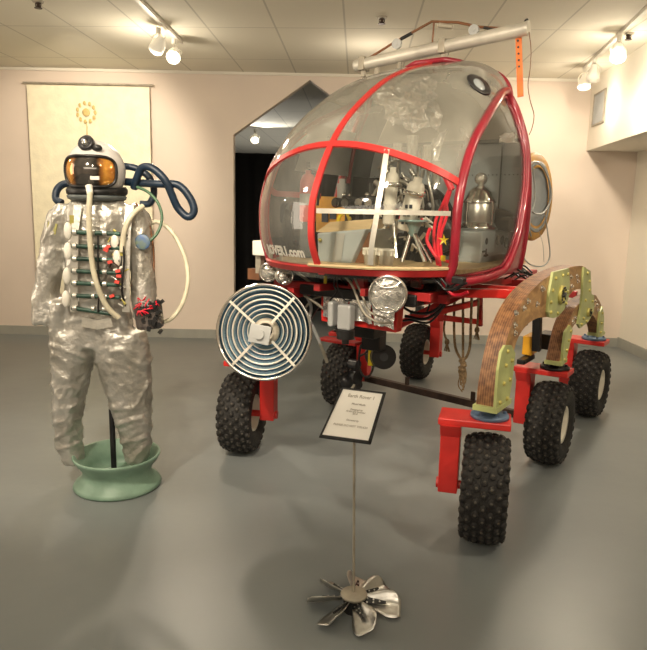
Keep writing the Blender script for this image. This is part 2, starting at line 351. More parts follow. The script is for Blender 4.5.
# lights in the room beyond
for p, lb in (((-1.42, 13.2, CEIL-.03), 'bright round spotlight under the ceiling of the room beyond'), ((-1.25, 17.2, CEIL-.03), 'small farthest spotlight in the room beyond, beside the bubble')):
    r = spot(p, (p[0]+.3, 2, -6), lb); r.scale = (1.25,)*3 if p[1] < 15 else (1.3,)*3
def sprinkler(px, py, label):
    p = wz(px, py, CEIL); r = empty('sprinkler', (p.x+(.06 if px > 600 else 0), p.y, CEIL)); tag(r, label, 'sprinkler')
    MB().cyl((0, 0, 0), (0, 0, -.012), .045, .04, n=18).build('escutcheon', M['wire'], r)
    MB().cyl((0, 0, -.01), (0, 0, -.05), .014, n=10).cyl((0, 0, -.05), (0, 0, -.055), .03, n=12).tube([(.016, 0, -.012), (.022, 0, -.03), (.012, 0, -.05)], .004, 6).tube([(-.016, 0, -.012), (-.022, 0, -.03), (-.012, 0, -.05)], .004, 6).build('sprinkler_head', M['brownsteel'], r)
sprinkler(382, 17, 'ceiling sprinkler above the left half of the roof tube')
sprinkler(622, 33, 'ceiling sprinkler beside the right-hand light track')
sprinkler(38, 1, 'ceiling sprinkler at the top left edge, above banner')

# ================================================================ ROVER
rov = empty('exploration_rover', RO, TH); tag(rov, 'six-wheeled rover with red-framed glass bubble cab and curved plywood leg arches', 'rover')

# ---- wheels
TR, TW = .268, .105
def tire_mesh():
    mb = MB(); T = Matrix.Rotation(PI/2, 4, 'Y')    # lathe z -> x
    prof = [(.115, -.075), (.135, -.095), (.17, -.108), (.215, -.108), (.24, -.095), (.254, -.065), (.259, -.03), (.26, 0), (.259, .03), (.254, .065), (.24, .095), (.215, .108), (.17, .108), (.135, .095), (.115, .075)]
    mb.lathe(prof, 56, T)
    rows = [(-.098, .236, 62), (-.068, .253, 27), (-.034, .259, 9), (0, .2605, 0), (.034, .259, -9), (.068, .253, -27), (.098, .236, -62)]
    n = 26
    for ri, (x, r, tl) in enumerate(rows):
        for k in range(n):
            a = 2*PI*(k+.5*(ri % 2))/n
            Tk = Matrix.Rotation(a, 4, 'X') @ Matrix.Translation((x, 0, r)) @ Matrix.Rotation(math.radians(-tl), 4, 'Y')
            mb.ci = 0; mb.lathe([(.0205, -.008), (.018, .006), (.0155, .0085), (.0001, .009)], 8, Tk, sx=.9, sy=1.12)
            mb.ci = 1; mb.lathe([(.008, .008), (.006, .011), (.0001, .0115)], 6, Tk)
    return mb
def rim_mesh():
    mb = MB(); T = Matrix.Rotation(PI/2, 4, 'Y')
    for s in (1, -1):
        mb.lathe([(.0001, s*.045), (.028, s*.05), (.03, s*.03), (.065, s*.022), (.075, s*.035), (.1, s*.04), (.108, s*.08), (.122, s*.088), (.124, s*.078), (.112, s*.06)], 32, T)
        for k in range(5):
            a = 2*PI*k/5; mb.cyl((s*.02, .048*math.cos(a), .048*math.sin(a)), (s*.045, .048*math.cos(a), .048*math.sin(a)), .008, n=8)
    return mb
tire0 = rim0 = None
def wheel(x, y, steer):
    global tire0, rim0
    if tire0 is None:
        tire0 = tire_mesh().build('wheel', [M['rubber'], M['rubber_hi']]); rim0 = rim_mesh().build('wheel_rim', M['cream']); t, r = tire0, rim0
    else:
        t = tire0.copy(); r = rim0.copy(); col.objects.link(t); col.objects.link(r)
    t.parent = rov; r.parent = t; t.location = (x, y, TR+.003); t.rotation_euler = (random.random()*6, 0, 0)
    t.rotation_mode = 'ZYX'; t.rotation_mode = 'XYZ'; t.rotation_euler = (0, 0, math.radians(steer))
    return t
def fork(x, y, steer, flange, flm, inb=-1, plate=True, flange_off=.0):
    T = Matrix.Translation((x, y, 0)) @ Matrix.Rotation(math.radians(steer), 4, 'Z')
    mb = MB(); mb.T = T; px_ = inb*.178
    mb.box((px_, 0, .42), (.095, .12, .36)); mb.box((px_+(-inb)*.11, 0, .615), (.34, .19, .035))
    mb.add([(px_-.05, -.10, .60), (px_-.05, -.03, .60), (px_-.05, -.06, .53), (px_+.05, -.10, .60), (px_+.05, -.03, .60), (px_+.05, -.06, .53)], [(0, 1, 2), (5, 4, 3), (0, 3, 4, 1), (1, 4, 5, 2), (2, 5, 3, 0)], False)
    mb.cyl((px_, 0, TR), (-inb*.06, 0, TR), .022, n=14); mb.cyl((px_+inb*.045, 0, TR), (px_+inb*.06, 0, TR), .03, n=6)
    o = mb.build('wheel_fork', M['red'], rov, bevel=.006)
    f = MB(); f.T = T; f.ci = 0
    f.lathe([(.0001, .633), (.092, .633), (.092, .648), (.08, .655), (.055, .658), (.042, .675), (.042, .715), (.0001, .715)], 28, Matrix.Translation((flange_off, 0, 0)))
    for k in range(6):
        a = 2*PI*k/6; f.cyl((flange_off+.07*math.cos(a), .07*math.sin(a), .65), (flange_off+.07*math.cos(a), .07*math.sin(a), .668), .009, n=6)
    f.build('mount_flange', flm, o)
    return o
WH = [(.88, -1.33, 18), (.87, -.08, 1), (.86, 1.16, -2), (-.865, -1.12, 24), (-.88, .17, 12), (-.78, 1.39, 8)]
for i, (x, y, s) in enumerate(WH):
    wheel(x, y, s)
    o = fork(x, y, s, True, M['blueflange'] if i in (0, 2, 3) else M['black'], inb=-1 if i < 3 else 1)

# ---- arches
def smooth_poly(P, sub=5, closed=False):
    P = [V((0, a, b)) for a, b in P]; Q = []
    for i in range(len(P)-1):
        p0 = P[i-1] if i else P[0]*2-P[1]; p1 = P[i]; p2 = P[i+1]; p3 = P[i+2] if i+2 < len(P) else p2*2-p1
        for k in range(sub): t = k/sub; q = .5*((2*p1)+(p2-p0)*t+(2*p0-5*p1+4*p2-p3)*t*t+(-p0+3*p1-3*p2+p3)*t**3); Q.append((q.y, q.z))
    Q.append((P[-1].y, P[-1].z)); return Q
def arch(outer, inner, x0, x1, bolts, name):
    O = smooth_poly(outer); I = smooth_poly(inner); n = len(O); mb = MB(); vs = []
    for (a, b_), (c, d) in zip(O, I): vs += [(x0, a, b_), (x1, a, b_), (x1, c, d), (x0, c, d)]
    for i in range(n-1):
        k = i*4
        mb.ci = 1; mb.add([], []); 
        mb.add([vs[k], vs[k+1], vs[k+5], vs[k+4]], [(0, 1, 2, 3)], False); mb.add([vs[k+2], vs[k+3], vs[k+7], vs[k+6]], [(0, 1, 2, 3)], False)
        mb.ci = 0; mb.add([vs[k+1], vs[k+2], vs[k+6], vs[k+5]], [(0, 1, 2, 3)], False); mb.add([vs[k+3], vs[k], vs[k+4], vs[k+7]], [(0, 1, 2, 3)], False)
    mb.ci = 1; mb.add(vs[:4], [(3, 2, 1, 0)], False); mb.add(vs[-4:], [(0, 1, 2, 3)], False)
    mb.ci = 2
    for y, z in bolts:
        mb.cyl((x1, y, z), (x1+.006, y, z), .016, n=12); mb.cyl((x1+.004, y, z), (x1+.016, y, z), .009, n=6)
    return mb.build(name, [M['ply'], M['plylayer'], M['chrome']], rov)
def plate(poly, x0, x1, bolts, hub=None, parent=None):
    mb = MB(); mb.prism(poly, x0, x1); mb.ci = 1; xs = x1 if x1 > x0 else x1; sgn = 1
    for y, z in bolts: mb.cyl((x1, y, z), (x1+.010, y, z), .0115, .008, n=8)
    if hub:
        y, z, r = hub; mb.ci = 2; mb.cyl((x1, y, z), (x1+.012, y, z), r*.9, n=24); mb.ci = 1; mb.lathe([(r*.6, .0), (r*.6, .018), (r, .018), (r, .0)], 24, Matrix.Translation((x1, y, z)) @ Matrix.Rotation(PI/2, 4, 'Y'))
        mb.ci = 2; mb.cyl((x1, y, z), (x1+.03, y, z), r*.28, n=16)
        for k in range(10): a = 2*PI*k/10; mb.cyl((x1+.016, y+r*.78*math.cos(a), z+r*.78*math.sin(a)), (x1+.024, y+r*.78*math.cos(a), z+r*.78*math.sin(a)), r*.11, n=6)
    return mb.build('green_plate', [M['limegreen'], M['boltyellow'], M['black']], parent)
AX0, AX1 = .855, .945
def YZ(px, py, lx): p = rx_(px, py, lx); return (p.y, p.z)
def resample(P, n):
    P = smooth_poly(P, 8); d = [0]
    for a, b_ in zip(P, P[1:]): d.append(d[-1]+math.hypot(b_[0]-a[0], b_[1]-a[1]))
    out = []
    for k in range(n):
        t = d[-1]*k/(n-1); i = max(0, min(len(P)-2, next((q_ for q_ in range(len(d)) if d[q_] >= t-1e-9), len(d)-1)-1)); u = (t-d[i])/max(1e-9, d[i+1]-d[i]); out.append((P[i][0]+(P[i+1][0]-P[i][0])*u, P[i][1]+(P[i+1][1]-P[i][1])*u))
    return out
PB = .722
def setz(P, i0=True, i1=False):
    if i0: P[0] = (P[0][0], PB)
    if i1: P[-1] = (P[-1][0], PB)
    return P
bigO = setz([YZ(x, y, AX0) for x, y in [(476, 408), (478, 385), (482, 362), (487, 340), (493, 322), (502, 304), (513, 290), (526, 279), (541, 271), (556, 266), (567, 265), (572, 267)]])
bigI = setz([YZ(x, y, AX1) for x, y in [(507, 402), (510, 380), (513, 355), (519, 336), (528, 324), (538, 318), (547, 317), (556, 314), (564, 306), (569, 296), (575, 290), (582, 289)]])
def yzs(P, lx=AX1): return [YZ(x, y, lx) for x, y in P]
big = arch(resample(bigO, 44), resample(bigI, 44), AX0, AX1, yzs([(515, 313), (523, 308), (527, 301), (536, 304), (541, 288), (542, 289), (514, 325), (514, 333), (570, 277), (576, 276), (577, 281), (571, 286)]), 'leg_arch')
big['label'] = 'large curved laminated plywood arch'
lp_ = [(493, 409), (506, 403), (510, 380), (513, 353), (509, 345), (503, 345), (499, 352), (496, 370)]
plate(yzs(lp_), AX1, AX1+.012, yzs([(497, 402), (504, 398), (501, 383), (507, 379), (503, 365), (509, 360), (505, 351)]), parent=big)
plate([(bigO[0][0]-.02, .70), (bigI[0][0]+.02, .70), (bigI[0][0]+.02, .725), (bigO[0][0]-.02, .725)], AX0-.01, AX1+.015, [], parent=big)
pl = yzs([(551, 272), (566.8, 268), (567.5, 285), (566, 299), (562, 309), (556, 316), (551, 318), (547, 317), (545.5, 312), (547, 292)])
plate(pl, AX1, AX1+.014, yzs([(553, 278), (560, 275), (565, 274), (550, 290), (548, 302), (548, 312), (555, 313), (565, 292), (563, 303)]), hub=(*YZ(558, 294.5, AX1), .055), parent=big)
pe = yzs([(582, 267), (588.5, 271), (589.5, 294), (592, 295), (592, 311), (586, 322), (578, 328), (576, 324), (579, 308), (580.5, 292), (581, 278)])
plate(pe, AX1, AX1+.014, yzs([(585, 273), (587, 281), (587, 290), (583, 300), (590, 301), (589, 310), (581, 318), (579, 324), (584, 321)]), hub=(*YZ(585.5, 312, AX1), .03), parent=big)
bogO = setz([YZ(x, y, AX0+.005) for x, y in [(545.5, 362), (548.5, 346), (554, 324), (563, 306), (574, 297), (583, 294)]]+[YZ(x, y, AX1-.005) for x, y in [(598, 299), (601, 305), (602.5, 318), (602, 337)]], True, True)
bogI = setz([YZ(x, y, AX1-.005) for x, y in [(564, 361), (568, 346), (571.5, 330), (577, 322), (584, 318.5)]]+[YZ(x, y, AX0+.005) for x, y in [(580, 314), (584, 318), (587, 325), (588, 337)]], True, True)
bog = arch(resample(bogO, 44), resample(bogI, 44), AX0+.005, AX1-.005, yzs([(595, 301), (597, 305), (593, 306), (598, 310), (573, 322), (575, 318)]), 'bogie_arch')
bog['label'] = 'smaller rear plywood arch'
plate(yzs([(561, 366), (564.5, 361), (568, 346), (571.5, 330), (569, 325), (564, 332), (562, 348)]), AX1-.005, AX1+.009, yzs([(563, 360), (565, 350), (567, 340), (569, 331)]), parent=bog)
plate(yzs([(597, 337), (602, 336), (603, 318), (601.5, 306), (599, 312), (597.5, 325)]), AX1-.005, AX1+.009, yzs([(599, 332), (600, 323), (601, 313)]), parent=bog)
for P_ in ((bogO[0], bogI[0]), (bogI[-1], bogO[-1])): plate([(P_[0][0]-.01, .70), (P_[1][0]+.01, .70), (P_[1][0]+.01, .725), (P_[0][0]-.01, .725)], AX0, AX1+.012, [], parent=bog)
# actuator between the bogie legs
a_ = MB(); a_.box((.80, -.02, .80), (.10, .16, .10)); a_.box((.75, -.32, .72), (.05, .22, .03)); a_.build('actuator_box', M['black'], rov, bevel=.005)
MB().box((.745, -.22, .80), (.06, .16, .12)).build('yellow_striped_housing', M['yellow'], rov, bevel=.006)
MB().box((.80, -.32, .98), (.05, .05, .42), Matrix.Rotation(.2, 3, 'X')).build('black_strut', M['black'], rov, bevel=.006)
MB().tube([(.80, -1.2, .70), (.78, -.9, .55), (.78, -.75, .7), (.78, -.72, .9), (.77, -.5, 1.0), (.76, -.4, .95)], .009, 8).tube([(.80, -1.0, .6), (.79, -.82, .78), (.78, -.7, .85), (.78, -.68, 1.06)], .007, 8).build('control_cable', M['black'], rov)

# ---- bubble cab surface
YF = [(1.24, -1.46), (1.32, -1.53), (1.45, -1.595), (1.59, -1.60), (1.67, -1.585), (1.82, -1.51), (1.95, -1.42), (2.08, -1.29), (2.22, -1.09), (2.34, -.88), (2.43, -.66), (2.50, -.44), (2.54, -.29), (2.555, -.215)]
def yf(z):
    if z <= YF[0][0]: return YF[0][1]
    for i in range(len(YF)-1):
        (a, b_), (c, d) = YF[i], YF[i+1]
        if z <= c:
            t = (z-a)/(c-a); m0 = (d-YF[i-1][1])/(c-YF[i-1][0]) if i else (d-b_)/(c-a); m1 = (YF[i+2][1]-b_)/(YF[i+2][0]-a) if i+2 < len(YF) else (d-b_)/(c-a)
            h = c-a; return (2*t**3-3*t*t+1)*b_+(t**3-2*t*t+t)*h*m0+(-2*t**3+3*t*t)*d+(t**3-t*t)*h*m1
    return YF[-1][1]
def aw(z):
    u = (z-1.62)/(1.0 if z > 1.62 else 1.05); return .86*(1-min(1, abs(u))**2.3)**.5*(max(1e-6, 1-max(0, (z-1.62)/.94)**30))**.5
def y0(z): u = min(1, max(0, (z-1.8)/.8)); return -.5+.26*u*u
def surf(z, t, off=0.):
    x = aw(z)*abs(math.sin(t))+1e-6; l = (.785+.17*min(1, max(0, (z-2.3)/.15)))*aw(z); x = (x**-8+l**-8)**(-1/8)*(1 if t >= 0 else -1)
    p = V((x, y0(z)-(y0(z)-yf(z))*math.cos(t), z))
    if off: p = p+snorm(z, t)*off
    return p
def snorm(z, t):
    a = surf(z, t+.02)-surf(z, t-.02); b_ = surf(min(z+.01, 2.555), t)-surf(z-.01, t); n = a.cross(b_)
    c = V((0, -.55, 1.6)); p = surf(z, t)
    if n.length < 1e-9: return (p-c).normalized()
    n.normalize(); return n if n.dot(p-c) > 0 else -n
REAR = -.2
def trear(z):
    lo, hi = PI/2-.6, PI*.75
    for _ in range(30):
        mid = (lo+hi)/2
        if surf(z, mid).y < REAR: lo = mid
        else: hi = mid
    return lo
def zbelt(t): return max(1.70, 1.935-.33*abs(math.sin(t))**2)
R_ = math.radians
DOOR = [(1.262, 47), (1.35, 48.5), (1.47, 49), (1.67, 49), (1.81, 50), (1.93, 52.5), (2.04, 57.5), (2.18, 69), (2.285, 86), (2.33, 99), (2.26, 106), (2.15, 106), (2.02, 106), (1.84, 103), (1.66, 99), (1.45, 95), (1.30, 89), (1.265, 80), (1.25, 61)]
def inpoly(z, t, P):
    c = False; n = len(P)
    for i in range(n):
        z1, t1 = P[i]; z2, t2 = P[i-1]
        if (t1 > t) != (t2 > t) and z < (z2-z1)*(t-t1)/(t2-t1)+z1: c = not c
    return c
panes = {k: MB() for k in ('ur', 'ul', 'lr', 'll', 'dr', 'dl')}
NZ, NT = 70, 72
for sgn, U, Lw, Dn in ((1, 'ur', 'lr', 'dr'), (-1, 'ul', 'll', 'dl')):
    G = []
    for i in range(NZ+1):
        q = i/NZ; z = 1.25+1.304*(1-(1-q)**1.25); tr_ = trear(z); G.append([(z, tr_*j/NT) for j in range(NT+1)])
    S = [[surf(z, sgn*t) for z, t in row] for row in G]
    for i in range(NZ):
        for j in range(NT):
            zc = (G[i][j][0]+G[i+1][j+1][0])/2; tc_ = (G[i][j][1]+G[i+1][j+1][1])/2
            if inpoly(zc, math.degrees(tc_), DOOR): k = Dn
            elif zc < 1.75 and math.degrees(tc_) > 50: continue
            else: k = U if zc > zbelt(tc_) else Lw
            if k == 'dl': continue
            f = [S[i][j], S[i][j+1], S[i+1][j+1], S[i+1][j]]
            panes[k].add(f if sgn > 0 else f[::-1], [(0, 1, 2, 3)])
def weld(o):
    import bmesh
    bm = bmesh.new(); bm.from_mesh(o.data); bmesh.ops.remove_doubles(bm, verts=bm.verts, dist=1e-5); bm.to_mesh(o.data); bm.free(); return o
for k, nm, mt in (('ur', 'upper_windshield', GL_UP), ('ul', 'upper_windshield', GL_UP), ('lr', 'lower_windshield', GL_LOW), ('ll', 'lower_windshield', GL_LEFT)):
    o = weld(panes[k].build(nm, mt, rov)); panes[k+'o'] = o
def band(pts, w, th, name, m, off=.004, parent=rov):
    P = [surf(z, t, off) for z, t in pts]; N_ = [snorm(z, t) for z, t in pts]; return MB().strip(P, N_, w, th).build(name, m, parent)
zs = [1.28+(2.554-1.28)*i/60 for i in range(61)]
band([(z, 0.) for z in zs], .034, .012, 'centre_seam_strip', M['seam_red'])
band([(zbelt(t), t) for t in [R_(-88+ (88+48)*i/60) for i in range(61)]], .036, .012, 'belt_seam_strip', M['seam_red'])
band([(1.305, R_(-104+(104+47)*i/60)) for i in range(61)], .036, .02, 'bottom_rim', M['dark_red'])
band([(1.330, R_(-4+(4+46)*i/60)) for i in range(61)], .010, .024, 'rim_trim', M['bench'])
band([(1.60, R_(2+44*i/30)) for i in range(31)], .024, .012, 'horizontal_window_bar', M['alu'])
band([(1.345+(1.90-1.345)*i/20, R_(19.5+1.5*(i/20)+(2*math.sin(i/20*PI)))) for i in range(21)], .026, .012, 'vertical_window_bar', M['alu'])
# door surrounds
def dpath(sgn, off=0.008):
    P = [V((0, z, t)) for z, t in DOOR]; Q = []; L = len(P)
    for i in range(L):
        p0, p1, p2, p3 = P[i-1], P[i], P[(i+1) % L], P[(i+2) % L]
        for k in range(4): t = k/4; q = .5*((2*p1)+(p2-p0)*t+(2*p0-5*p1+4*p2-p3)*t*t+(-p0+3*p1-3*p2+p3)*t**3); Q.append(surf(q.y, sgn*R_(q.z), off))
    return Q
for sgn in (1, -1):
    Q = dpath(sgn); fr = MB().tube(Q, .025, 8, closed=True, smooth=False).build('door_frame', M['crimson'], rov)
    C_ = sum(Q, V())/len(Q)
    Q2 = [C_+(q-C_)*.93+V((-.004*sgn, 0, 0)) for q in Q]
    MB().tube(Q2, .010, 8, closed=True, smooth=False).build('inner_door_trim', M['seam_red'] if sgn < 0 else M['crimson'], fr)
    if sgn > 0:
        g = weld(panes['dr'].build('door_glass', GL_DOOR, rov)); g.parent = fr
# rear ring and lower side panels
mb = MB(); ringz = [1.25+(2.554-1.25)*math.sin(PI/2*i/40) for i in range(41)]
P = [surf(z, trear(z)) for z in ringz]; P2 = P+[V((-p.x, p.y, p.z)) for p in P[::-1][1:]]
mb.tube(P2, .017, 8, smooth=False).build('rear_hoop', M['crimson'], rov)
for sgn in (1, -1):
    mb = MB(); S = []
    for i in range(41):
        z = 1.245+(2.27-1.245)*i/40; a = None
        ts = [t for zz, t in DOOR]
        # door rear edge at this height
        te = 50 if z < 1.25 else None
        if te is None:
            cand = []
            for k in range(len(DOOR)):
                (z1, t1), (z2, t2) = DOOR[k-1], DOOR[k]
                if (z1-z)*(z2-z) <= 0 and z1 != z2: cand.append(t1+(t2-t1)*(z-z1)/(z2-z1))
            te = max(cand) if cand else 50
        S.append([surf(z, sgn*(R_(te)+(trear(z)-R_(te))*j/6), .002) for j in range(7)])
    for i in range(40):
        for j in range(6): mb.add([S[i][j], S[i][j+1], S[i+1][j+1], S[i+1][j]], [(0, 1, 2, 3)])
    weld(mb.build('side_quarter_panel', M['crimson'], rov))
# cab floor pan
for z0, z1, m, nm in ((1.290, 1.312, 'bench', 'cab_floor'), (1.255, 1.288, 'floorp', 'floor_pan')):
    mb = MB(); n = 60; ring = [surf(1.30, R_(-106+212*i/n)) for i in range(n+1)]
    s_ = .985 if nm == 'cab_floor' else .86
    vs = [((p.x)*s_, -.6+(p.y+.6)*s_+(.16 if p.y > -.25 else 0), z0) for p in ring]+[((p.x)*s_, -.6+(p.y+.6)*s_+(.16 if p.y > -.25 else 0), z1) for p in ring]; k = n+1
    mb.add(vs, [tuple(range(k))[::-1], tuple(range(k, 2*k))]+[(i, (i+1) % k, k+(i+1) % k, k+i) for i in range(k)], False); mb.build(nm, M[m], rov)
# rear bulkhead shell (black sheets at left imitate the dark view out)
mb = MB(); loops = []
for yy, s_ in ((-.2, .985), (-.08, .97), (.02, .93)):
    loops.append([V((p.x*s_, yy, 1.62+(p.z-1.62)*s_)) for p in P2])
for a in range(2):
    for i in range(len(P2)-1): mb.add([loops[a][i], loops[a][i+1], loops[a+1][i+1], loops[a+1][i]], [(0, 1, 2, 3)])
ls_ = loops; weld(mb.build('rear_cab_shell', M['darkgrey'], rov))
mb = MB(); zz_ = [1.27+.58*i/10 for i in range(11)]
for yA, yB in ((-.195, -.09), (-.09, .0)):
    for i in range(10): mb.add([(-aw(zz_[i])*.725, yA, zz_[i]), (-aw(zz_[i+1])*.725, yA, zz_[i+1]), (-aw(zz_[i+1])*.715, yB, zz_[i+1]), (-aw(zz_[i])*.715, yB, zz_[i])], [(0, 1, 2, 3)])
mb.build('dark_view_lining', M['floorp'], rov)  # black sheet added for the dark opening seen through the left door
mb = MB(); lp = loops[-1]; 
def clipz(lo, hi):
    out = []
    for p in lp: out.append((p.x, min(max(p.z, lo), hi)))
    return out
def bulk(lo, hi, m, nm, y):
    right = sorted([(p.z, p.x) for p in lp if p.x >= 0]); w_ = lambda z: [x for zz, x in right if zz <= z][-1] if z > right[0][0] else right[0][1]
    zz = [lo+(hi-lo)*i/16 for i in range(17)]; pts = [(w_(z)*1.0, z) for z in zz]+[(-w_(z)*1.0, z) for z in zz[::-1]]
    b_ = MB(); n = len(pts); vs = [(x, y, z) for x, z in pts]+[(x, y+.015, z) for x, z in pts]
    b_.add(vs, [tuple(range(n)), tuple(range(n, 2*n))[::-1]]+[(i, n+i, n+(i+1) % n, (i+1) % n) for i in range(n)], False); return b_.build(nm, m, rov)
lowb = bulk(1.26, 2.08, M['greypanel'], 'lower_bulkhead', .02)
MB().box((-.45, .008, 1.555), (.36, .01, .59)).build('dark_view_panel', M['floorp'], rov)  # black sheet standing in for the dark view past the bulkhead
bulk(2.08, 2.57, M['olivegrey'], 'upper_bulkhead', .03)
mb = MB(); mb.box((0, .006, 2.075), (1.12, .02, .025))
for x in (-.35, .12, .4): mb.box((x, .008, 1.68), (.006, .012, .78))
for k in range(40): mb.sphere((-.55+k*.028, .008, 1.86), .0045, 6, 4)
mb.build('bulkhead_rivets', M['darkgrey'], lowb)
# left header panel inside
mb = MB()
P_ = [surf(z, -R_(t), -.02) for z in (1.85, 1.95, 2.05, 2.15) for t in range(66, 108, 3)]; n = 14
for a in range(3):
    for i in range(n-1): mb.add([P_[a*n+i], P_[a*n+i+1], P_[(a+1)*n+i+1], P_[(a+1)*n+i]], [(0, 1, 2, 3)])
mb.build('left_header_panel', M['lightgrey'], rov)
# round badge on the glass
def proj(P): d = P-EYE; z = d.dot(fw); return CX+F*d.dot(rt)/z, CY-F*d.dot(up)/z
best = min(((z_*.01, t_) for z_ in range(215, 255) for t_ in range(30, 104, 2)), key=lambda q_: sum((a-b)**2 for a, b in zip(proj(W_(surf(q_[0], R_(q_[1])))), (478, 86))))
T = frame_at(surf(best[0], R_(best[1]), .006), snorm(best[0], R_(best[1])))
bd = MB().lathe([(.05, .003), (.09, .006), (.1, .0), (.05, 0)], 28, T, sx=1., sy=.72).build('roof_badge', M['blackplastic'], rov)
MB().lathe([(.0001, .012), (.03, .01), (.045, .0)], 16, T).build('badge_light', M['pane'], bd)
# side round window with orange plywood ring
T = (frame_at((.535, .33, 1.725), (1, -.1, .03)) @ Matrix.Scale(.93, 4)); pr = MB(); pr.lathe([(.215, .03), (.31, .028), (.325, .0), (.315, -.03), (.215, -.03)], 40, T)
prt = pr.build('round_side_ring', M['plyedge'], rov); MB().lathe([(.0001, .012), (.215, .012), (.235, .032), (.262, .034), (.262, .03)], 40, T).build('round_pane', [M['pane']], prt)
MB().tube([rx_(x, y, .60) for x, y in [(531, 236), (526, 215), (524, 195), (527, 172), (533, 162), (541, 165), (549, 180), (551, 197), (547, 208), (541, 214), (533, 212), (529, 200)]], .006, 6).tube([rx_(x, y, .60) for x, y in [(524, 215), (521, 240), (524, 258), (534, 266), (545, 265), (550, 255), (548, 235), (545, 215)]], .005, 6).tube([rx_(x, y, .60) for x, y in [(538, 228), (543, 245), (544, 262)]], .002, 5).tube([rx_(x, y, .60) for x, y in [(533, 168), (535, 190), (534, 205), (528, 218)]], .006, 6).build('coiled_cable', M['lightgrey'], prt)
# cab to round ring housing
MB().cyl((.3, .33, 1.725), (.51, .33, 1.725), .24, .26, n=32).build('round_housing', M['darkgrey'], rov)
MB().box((0, .2, 1.72), (.85, .3, .8)).build('rear_equipment_housing', M['darkgrey'], rov, bevel=.03)
# lettering on the lower left pane
def warp(c): return surf(1.365+c.y*1.0, R_(-28.5)+c.x*1.1, .004)
lt = text_mesh('lettering', 'ROVER1.com', .068, M['letters'], panes['llo'], 'LEFT', warp, bold=.0035)

# ---- roof tube and truss
ta, tb = V((-.61, -.2, 2.605)), V((.575, -.2, 2.70)); tn = empty('x'); bpy.data.objects.remove(tn)
tube = MB().cyl(ta, tb, .040, .042, n=24).build('roof_tube', M['alu'], rov)
MB().cyl(tb-V((.002, 0, 0)), tb+V((.01, 0, 0)), .045, n=24).build('end_cap', M['alu'], tube); MB().cyl(ta, ta+V((-.006, 0, 0)), .042, n=20).build('end_cap', M['alu'], tube)
for t_ in (.05, .55):
    c = ta.lerp(tb, t_); MB().box(c, (.045, .088, .088)).box(c-V((0, 0, .06)), (.03, .03, .05)).build('tube_bracket', M['wire'], tube, bevel=.004)
for c_, d_ in (((-.45, -.19, 2.46), (.03, .02, .24)), ((.05, -.19, 2.59), (.03, .03, .10)), ((-.27, -.2, 2.54), (.02, .02, .14))): MB().box(c_, d_).build('roof_stand', M['wire'], rov)
TP = [ry_(x, y, -.2) for x, y in [(366, 60), (395, 42), (432, 21.5), (458, 22.5), (480, 27), (512, 29), (524, 30)]]
tr_ = MB().tube(TP, .0085, 8, smooth=False).tube([ry_(434, 22, -.2), ry_(432, 48, -.2)], .006, 6).build('roof_truss_rod', M['brown'], rov)
for x, y in ((397, 44), (474, 30)):
    c = ry_(x, y, -.22); MB().cyl(c-V((0, .012, 0)), c+V((0, .012, 0)), .033, n=20).cyl(c-V((0, .016, 0)), c+V((0, .016, 0)), .012, n=12).build('insulator_disc', M['lightgrey'], tr_)
c0 = ry_(439, 25, -.2); c1 = ry_(453, 27, -.2); MB().cyl(c0, c1, .016, n=12).build('rod_damper', M['wire'], tr_)
for P_, r_ in (([(401, 39), (412, 33)], .012), ([(484, 27.5), (508, 31)], .010), ([(526, 31), (525, 22), (528, 19)], .008)): MB().tube([ry_(x, y, -.2) for x, y in P_], r_, 8).build('black_cable_wrap', M['black'], tr_)
# orange perforated strip with hanging wire
os_ = MB(); A_ = ry_(518, 36, -.19); B_ = ry_(521, 97, -.17)
os_.box((A_+B_)/2, (.036, .012, (A_-B_).length), Matrix.Rotation((B_.x-A_.x)/(A_.z-B_.z)*-1, 3, 'Y')); so = os_.build('perforated_strip', M['orangepaint'], rov)
h_ = MB()
for k in range(9): c = A_.lerp(B_, .08+.105*k); h_.cyl(c+V((0, -.008, 0)), c+V((0, -.0065, 0)), .007, n=8)
h_.build('strip_holes', M['black'], so)
MB().tube([ry_(x, y, -.2) for x, y in [(529, 32), (531, 50), (530, 70), (528, 85), (530, 100), (534, 115), (532, 128), (529, 135)]], .003, 6).build('loose_wire', M['brown'], rov)

# ---- cockpit instruments (fixed to the rover)
c_ = MB(); q = lambda x, y, d=-.9: ry_(x, y, d)
def quadbox(m, pts, d, th, name, bevel=0):
    b_ = MB(); F0 = [ry_(x, y, d) for x, y in pts]; n = len(F0); vs = F0+[p+V((0, th, 0)) for p in F0]
    b_.add(vs, [tuple(range(n)), tuple(range(n, 2*n))[::-1]]+[(i, n+i, n+(i+1) % n, (i+1) % n) for i in range(n)], False); return b_.build(name, m, rov, bevel=bevel)
cons = quadbox(M['greypanel'], [(317, 233), (366, 229), (350, 264), (318, 262)], -1.15, .5, 'console_box', .008)
sp_ = MB(); F0 = [ry_(x, y, -1.156) for x, y in [(336, 234), (345, 233), (341, 262), (331, 262)]]; sp_.add(F0, [(0, 1, 2, 3)], False); sp_.build('console_stripe', M['lightgrey'], cons)
quadbox(M['brown'], [(364, 231), (372, 233), (367, 265), (352, 264)], -1.1, .03, 'brown_side_board')
quadbox(M['bench'], [(316, 232), (330, 222), (374, 219), (370, 229), (330, 233)], -1.0, .4, 'bench_top')
MB().sphere(ry_(320, 240, -1.17), .012, 10, 6).build('console_knob', M['boltyellow'], cons)
yb = quadbox(M['yellow'], [(316, 196), (340, 197), (346, 222), (343, 234), (316, 232)], -.45, .03, 'yellow_backboard')
bb = MB()
for x, y, s_ in ((325, 217, 6), (333, 214, 4)):
    c = ry_(x, y, -.46); bb.box(c, (.05, .01, .07))
bb.build('blue_sticker', M['navy'], yb)
